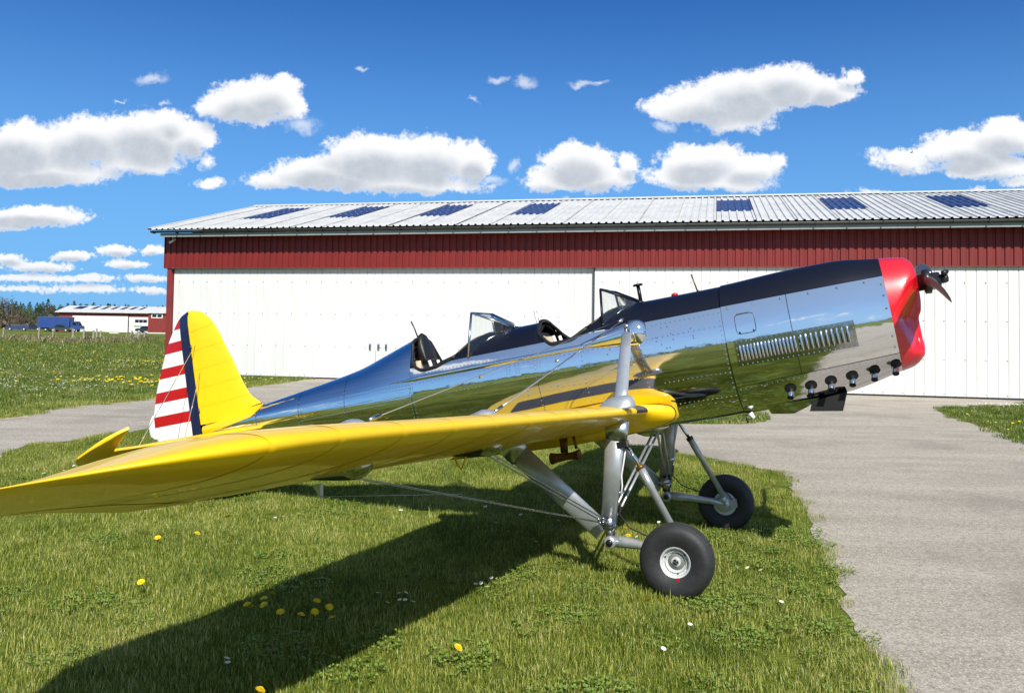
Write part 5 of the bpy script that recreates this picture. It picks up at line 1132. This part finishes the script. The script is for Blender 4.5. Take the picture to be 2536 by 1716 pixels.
er = gn.nodes.new('FunctionNodeEulerToRotation'); gn.links.new(na('rot', 'FLOAT_VECTOR'), er.inputs[0])
gn.links.new(gi.outputs[0], ip.inputs['Points']); gn.links.new(ci.outputs[0], ip.inputs['Instance']); gn.links.new(na('idx', 'INT'), ip.inputs['Instance Index']); gn.links.new(er.outputs[0], ip.inputs['Rotation']); gn.links.new(na('scl', 'FLOAT'), ip.inputs['Scale']); gn.links.new(ip.outputs[0], go.inputs[0])
md = GO.modifiers.new('instances', 'NODES'); md.node_group = gn
# ================================================================== flowers
def dandelion_parts(seed, h_):
    r = random.Random(seed); hd = MB()
    for ring_, (n, rr, z) in enumerate(((14, .021, .0), (12, .017, .004), (9, .011, .008), (5, .005, .010))):
        for k in range(n):
            a = 2*math.pi*k/n+ring_*.3+r.uniform(-.1, .1); c, s_ = math.cos(a), math.sin(a); w = .0032; hd.add([(-s_*w*.5, c*w*.5, z), (s_*w*.5, -c*w*.5, z), (c*rr+s_*w, s_*rr-c*w, z+.002), (c*rr-s_*w, s_*rr+c*w, z+.002)], [(0, 1, 2, 3)])
    st = MB().tube([(0, 0, -h_), (.004, .002, -h_*.5), (0, 0, -.001)], .0018, 5); return hd, st
protos = []
for i in range(3):
    hd, st = dandelion_parts(i, .085); protos.append((hd, st))
pm = [None]*3
def dandelion(x, y, lab, h_=.085, sc=1.0, tilt=(0, 0), group='dandelions in the grass'):
    i = random.randrange(3)
    r = empty('dandelion', (x, y, h_)); r.rotation_euler = (tilt[0], tilt[1], random.uniform(0, 6.28)); r.scale = (sc,)*3; tag(r, lab, 'flower', group)
    if pm[i] is None: a = protos[i][0].build('flower_head', MT['petal_y'], r, False); b = protos[i][1].build('stem', MT['stem'], r); pm[i] = (a.data, b.data)
    else:
        for nm, d in (('flower_head', pm[i][0]), ('stem', pm[i][1])): o = bpy.data.objects.new(nm, d); COL.objects.link(o); o.parent = r
DD = [(-1.41, 4.70, 'dandelion at the left end of the cluster in the wing shadow'), (-1.37, 4.66, 'dandelion second from left in the shaded cluster, set low'), (-1.35, 4.81, 'dandelion behind the two big heads in the shaded cluster'), (-1.33, 4.90, 'rearmost and topmost dandelion of the shaded cluster'),
      (-1.32, 4.70, 'largest dandelion head of the shaded cluster'), (-1.20, 4.59, 'single dandelion just right of the big shaded cluster'), (-1.08, 4.55, 'small half open dandelion in the wing shadow'), (-1.05, 4.78, 'tall flat dandelion, topmost of the right shaded group'),
      (-1.02, 4.60, 'dandelion at the lower left of the right shaded group'), (-.96, 4.68, 'dandelion facing the camera in the right shaded group'), (-.91, 4.51, 'rightmost dandelion in the wing shadow'), (-2.15, 5.08, 'lone sunlit dandelion between wing tip and shadow'),
      (-2.51, 6.20, 'leftmost of the sunlit dandelions in a row below the wing'), (-2.49, 6.14, 'dandelion touching the leftmost one of the sunlit row'), (-2.40, 6.27, 'middle dandelion of the sunlit row below the wing'), (-2.26, 6.28, 'right dandelion of the sunlit row below the wing'), (-2.23, 6.85, 'sunlit dandelion close beneath the lower edge of the wing'),
      (-1.02, 3.61, 'dandelion at the very bottom edge of the picture by the shadow'), (-.23, 4.12, 'lone dandelion in the bright foreground grass'), (.79, 4.88, 'left one of two dandelions in front of the near wheel'), (.87, 4.88, 'right one of two dandelions in front of the near wheel'),
      (.90, 6.64, 'upper dandelion between undercarriage leg and near wheel'), (.89, 6.42, 'lower dandelion between undercarriage leg and near wheel'), (-.15, 7.6, 'small dandelion in the grass seen under the wing'), (2.0, 8.4, 'small dandelion beyond the far wheel')]
rr_ = random.Random(4)
for x, y, lab in DD:
    h_ = .095 if y < 5.2 else .07; k = (1.5-h_)/1.5; dandelion(x*k, y*k, 'yellow '+lab, h_, 1.0 if y > 4 or 1 else 1, (rr_.uniform(.1, .7), rr_.uniform(-.2, .2)))
dm = None
def daisy(x, y, lab, group, sc=1.0):
    global dm
    r = empty('daisy', (x, y, .052)); r.rotation_euler = (rr_.uniform(0, .6), rr_.uniform(-.3, .3), rr_.uniform(0, 6)); r.scale = (sc,)*3; tag(r, lab, 'flower', group)
    if dm is None:
        p = MB(); 
        for k in range(12):
            a = 2*math.pi*k/12; c, s_ = math.cos(a), math.sin(a); w = .0022; p.add([(c*.002-s_*w*.5, s_*.002+c*w*.5, 0), (c*.002+s_*w*.5, s_*.002-c*w*.5, 0), (c*.011+s_*w, s_*.011-c*w, .001), (c*.011-s_*w, s_*.011+c*w, .001)], [(0, 1, 2, 3)])
        a = p.build('petals', MT['petal_w'], r, False); b = MB().ell((0, 0, .001), .0038, .0038, .0022, 8, 4).build('flower_centre', MT['petal_y'], r); c = MB().tube([(0, 0, -.052), (0, 0, 0)], .0012, 5).build('stem', MT['stem'], r); dm = (('petals', a.data), ('flower_centre', b.data), ('stem', c.data))
    else:
        for nm, d in dm: o = bpy.data.objects.new(nm, d); COL.objects.link(o); o.parent = r
ORD = ['leftmost', 'second from left', 'third from left', 'fourth from left', 'fifth from left', 'sixth from left', 'seventh from left', 'eighth from left', 'ninth from left', 'tenth from left', 'eleventh from left', 'twelfth from left', 'thirteenth from left', 'rightmost']
for grp, lab, ls in (('daisies in the wing shadow near the dandelions', 'small white daisy in the dark wing shadow, %s', [(-.62, 4.95), (-.58, 4.96), (-.64, 4.88), (-.60, 4.83), (-.57, 4.83), (-.52, 4.80), (-.66, 4.78), (-.74, 4.95), (-.10, 5.28), (-.07, 5.26), (-.16, 5.17), (-.19, 5.15), (-.12, 5.10)]),
                     ('daisies in the shade under the airplane', 'tiny white daisy in the shade beneath the airplane, %s', [(-.5, 6.9), (-.2, 7.4), (.0, 6.5), (.1, 7.1), (-.9, 7.2), (.4, 6.9), (.9, 7.4), (1.2, 6.9), (.2, 6.2), (-.1, 6.8)]),
                     ('daisies in the sunlit grass in front of the airplane', 'single white daisy in the sunlit foreground grass, %s', [(-.02, 4.75), (-1.25, 3.9), (-1.27, 3.95), (1.55, 4.9), (1.62, 5.55), (1.55, 5.6), (1.5, 5.7), (.75, 4.15), (.95, 4.5), (-1.9, 6.8), (-1.85, 6.85), (-1.8, 6.9), (-1.7, 7.0), (.95, 6.4)]),
                     ('daisies behind the wing tip', 'white daisy in the sunlit cluster behind the wing tip, %s', [(-4.45, 9.0), (-4.6, 8.9), (-4.55, 8.75), (-4.7, 8.7), (-4.4, 8.8), (-4.5, 8.6), (-4.75, 8.85), (-4.35, 8.7), (-4.85, 8.6), (-4.2, 9.4), (-5.0, 8.4), (-4.65, 9.2)])):
    for k, (x, y) in enumerate(sorted(ls, key=lambda q: q[0]/q[1])): daisy(x*.965, y*.965, lab % ORD[k], grp, 1.15 if y < 7 else 1.5)
def flower_mass(name, lab, n, fn, m, size, seed):
    rg = np.random.default_rng(seed); mb = MB(); c = 0
    while c < n:
        x, y, s = fn(rg)
        if not grass_ok(np.array([x]), np.array([y]))[0]: continue
        s *= size*rg.uniform(.7, 1.3); z = .075+.01*s/size; k = 6; mb.add([(x+s*math.cos(6.283*i/k), y+s*math.sin(6.283*i/k)*.9, z+s*.25*math.sin(6.283*i/k)) for i in range(k)], [tuple(range(k))]); c += 1
    o = mb.build(name, m, None, False); tag(o, lab, 'flowers', kind='stuff')
def spots(cs):
    def f(rg):
        cx, cy, sx2, sy2 = cs[int(rg.integers(0, len(cs)))]; return rg.normal(cx, sx2), rg.normal(cy, sy2), 1.0
    return f
flower_mass('daisies', 'scattered white daisies across the meadow left of the hangar', 700, lambda rg: (rg.uniform(-26, -7), rg.uniform(14, 40), 1.0), MT['petal_w'], .013, 3)
flower_mass('daisies', 'dense white daisy drifts in the meadow beside the taxiway', 420, spots([(-12.5, 22, 1.5, 1.2), (-17, 29, 2, 2), (-11.5, 19.5, 1.2, .6), (-14, 33, 2.5, 1.5), (10.5, 18.9, .8, .2)]), MT['petal_w'], .015, 4)
flower_mass('dandelions', 'yellow dandelion drifts in the meadow left of the tail', 260, spots([(-10.5, 23, 1.0, .8), (-9.2, 22.5, .9, .7), (-8.3, 21.8, .5, .5), (-15.2, 34.8, 1.1, .6), (-31, 47, 3.2, 1.6), (-28, 46, 3, 1.2)]), MT['petal_y'], .034, 5)
flower_mass('dandelions', 'scattered yellow dandelions in the far meadow', 260, lambda rg: (rg.uniform(-45, -9), rg.uniform(18, 75), 1.0), MT['petal_y'], .03, 6)
flower_mass('dandelions', 'dandelions at the hangar wall behind the tail', 26, spots([(-7.2, 24.2, .7, .5), (9.0, 14.6, .6, .8)]), MT['petal_y'], .022, 7)
# ================================================================== trees
def conifer(x, y, h_, w_, lab, seed, group='dark conifers at the edge of the wood'):
    r = random.Random(seed); t = empty('conifer_tree', (x, y, 0)); tag(t, lab, 'tree', group); MB().tube([(0, 0, 0), (0, 0, h_*.95)], [.18, .03], 6).build('trunk', MT['bark'], t)
    c = MB()
    for i in range(300):
        f = r.random()**.8; z = h_*(.14+.86*f); rad = w_*(1-f)**.75*r.uniform(.35, 1.1)+.08; a = r.random()*6.283; s = r.uniform(.25, .6)*(1.15-f*.6); p = Vector((rad*math.cos(a), rad*math.sin(a), z)); d1 = Vector((math.cos(a), math.sin(a), -.3+r.uniform(-.3, .3)))*s; d2 = Vector((-math.sin(a), math.cos(a), r.uniform(-.4, .4)))*s*.7
        c.add([p-d2, p+d1, p+d2, p-d1*.5+Vector((0, 0, s*.4))], [(0, 1, 2, 3)])
    c.build('crown', MT['conifer'], t, False)
def broad(x, y, h_, w_, lab, seed, m='bare', group='trees at the edge of the wood', n=420, leaf=.28):
    r = random.Random(seed); t = empty('deciduous_tree', (x, y, 0)); tag(t, lab, 'tree', group); tr = MB().tube([(0, 0, 0), (.1, 0, h_*.4), (0, .1, h_*.8)], [.24, .15, .04], 7)
    for i in range(11):
        a = r.random()*6.283; z0 = h_*r.uniform(.2, .6); tr.tube([(0, 0, z0), (math.cos(a)*w_*.4, math.sin(a)*w_*.4, z0+h_*.18), (math.cos(a)*w_*.85, math.sin(a)*w_*.85, z0+h_*.32)], [.08, .05, .015], 5)
    tr.build('trunk', MT['bark'], t); c = MB(); cl = [(Vector((r.gauss(0, w_*.45), r.gauss(0, w_*.45), h_*r.uniform(.35, .95))), r.uniform(.4, 1.0)*w_*.42) for _ in range(16)]
    for i in range(n):
        q, R = cl[i % 16]; p = q+Vector((r.gauss(0, R*.6), r.gauss(0, R*.6), r.gauss(0, R*.5))); s = r.uniform(.5, 1.2)*leaf; d1 = Vector((r.uniform(-1, 1), r.uniform(-1, 1), r.uniform(-1, 1)))*s; d2 = Vector((r.uniform(-1, 1), r.uniform(-1, 1), r.uniform(-1, 1)))*s
        c.add([p, p+d1, p+d1*.6+d2, p+d2], [(0, 1, 2, 3)])
    c.build('crown', MT[m], t, False)
def px(u, d): return (u-1268)/2120*d
broad(px(6, 262), 262, 8.6, 4.4, 'bare brown tree at the far left edge of the wood', 11, 'bare', n=900, leaf=.34)
broad(px(30, 255), 255, 8.0, 3.6, 'reddish brown leafless tree second from the left', 12, 'bare', n=800, leaf=.34)
broad(px(62, 250), 250, 6.0, 2.8, 'small grey green tree with fresh leaves among the dark ones', 13, 'bush', n=500)
broad(px(88, 236), 236, 4.8, 2.6, 'low pale bush left of the truck', 14, 'bush', n=420)
broad(px(128, 262), 262, 7.4, 3.2, 'leafless brown tree behind the left end of the distant shed', 15, 'bare', n=600, leaf=.3)
broad(px(50, 232), 232, 4.0, 2.2, 'low brown shrub behind the parked cars', 16, 'bare', n=300)
rs = random.Random(21)
cx_list = [(22, 9.0, 'conifer with a thin tip above the brown trees'), (40, 9.6, 'tall conifer behind the brown trees'), (58, 8.8, 'dense conifer left of the middle gap'), (74, 9.4, 'broad dark conifer behind the pale bush'), (92, 9.2, 'conifer behind the truck'), (106, 9.6, 'tall conifer right of the truck box'), (119, 10.6, 'tallest pointed conifer beside the shed roof'), (134, 8.4, 'lower conifer touching the shed roof'),
           (150, 8.6, 'conifer tip above the left shed roof'), (168, 9.2, 'conifer tip left of the first roof window'), (184, 10.0, 'pointed conifer above the shed ridge'), (200, 9.2, 'conifer tip above the second roof window'), (216, 9.0, 'conifer tip above the third roof window'), (233, 9.6, 'conifer tip above the fourth roof window'), (250, 8.8, 'conifer tip above the fifth roof window'), (268, 9.4, 'conifer tip above the sixth roof window'),
           (284, 9.0, 'conifer tip above the right shed roof'), (300, 8.4, 'conifer tip left of the annex roof'), (318, 8.8, 'conifer tip at the corner of the annex roof'), (336, 8.2, 'conifer tip above the annex roof'), (354, 8.6, 'conifer tip above the middle of the annex roof'), (372, 8.2, 'conifer tip left of the hangar corner'), (392, 8.6, 'conifer tip touching the hangar corner')]
for i, (u, h_, lab) in enumerate(cx_list):
    d = 300+rs.uniform(-8, 12); conifer(px(u, d), d, h_*d/300*.98, 2.6*rs.uniform(.8, 1.2), lab, 40+i)
fo = MB()
for i in range(1500):
    a = rs.uniform(0, 6.283); R = rs.uniform(318, 420)
    if math.sin(a*3+1.0) > .90 and not (1.0 < a < 2.6): continue
    x, y = R*math.sin(a), R*math.cos(a); h_ = rs.uniform(6.6, 8.8)*R/320*(1 if math.sin(a*7)+math.sin(a*3.3) > -.9 else .6); w_ = rs.uniform(2.5, 4.2); k = 5; tiers = 4
    for q in range(tiers):
        z0 = h_*(q/tiers)*.9; z1 = min(h_, z0+h_*.42); rr2 = w_*(1-q/tiers*.8)*rs.uniform(.75, 1.15); ph = rs.uniform(0, 6)
        fo.add([(x+rr2*math.cos(ph+6.283*j/k), y+rr2*math.sin(ph+6.283*j/k), z0+rs.uniform(-.5, .5)) for j in range(k)]+[(x+rs.uniform(-.3, .3), y+rs.uniform(-.3, .3), z1)], [(j, (j+1) % k, k) for j in range(k)])
o = fo.build('forest', MT['conifer'], None, False); tag(o, 'far dark pine wood along the horizon', 'forest', kind='stuff')
# hedgerow scrub at the foot of the wood
hg = MB()
for i in range(1600):
    u_ = rs.uniform(-60, 420); d = rs.uniform(228, 300); x = px(u_, d); s = rs.uniform(.5, 1.3); z = rs.uniform(.1, 2.0+1.8*(rs.random() < .3)); p = Vector((x, d, z)); d1 = Vector((rs.uniform(-1, 1), rs.uniform(-1, 1), rs.uniform(-1, 1)))*s; d2 = Vector((rs.uniform(-1, 1), rs.uniform(-1, 1), rs.uniform(-1, 1)))*s; hg.add([p, p+d1, p+d1+d2, p+d2], [(0, 1, 2, 3)])
o = hg.build('scrub', MT['bare'], None, False); tag(o, 'brown scrub at the foot of the distant wood', 'scrub', kind='stuff')
# a bird against the right-hand cloud
B_ = MB().ell((0, 0, 0), .16, .05, .05, 8, 5).add([(.06, 0, .02), (-.05, 0, .02), (-.10, .42, .14), (.0, .40, .15)], [(0, 1, 2, 3)]).add([(.06, 0, .02), (-.05, 0, .02), (-.10, -.42, .10), (.0, -.40, .11)], [(3, 2, 1, 0)])
b = B_.build('bird', MT['darkmetal'], None); b.location = (px(2259, 95), 95, 1.5+(.2175-.0)*95); tag(b, 'tiny dark bird flying before the cloud at the right', 'bird')
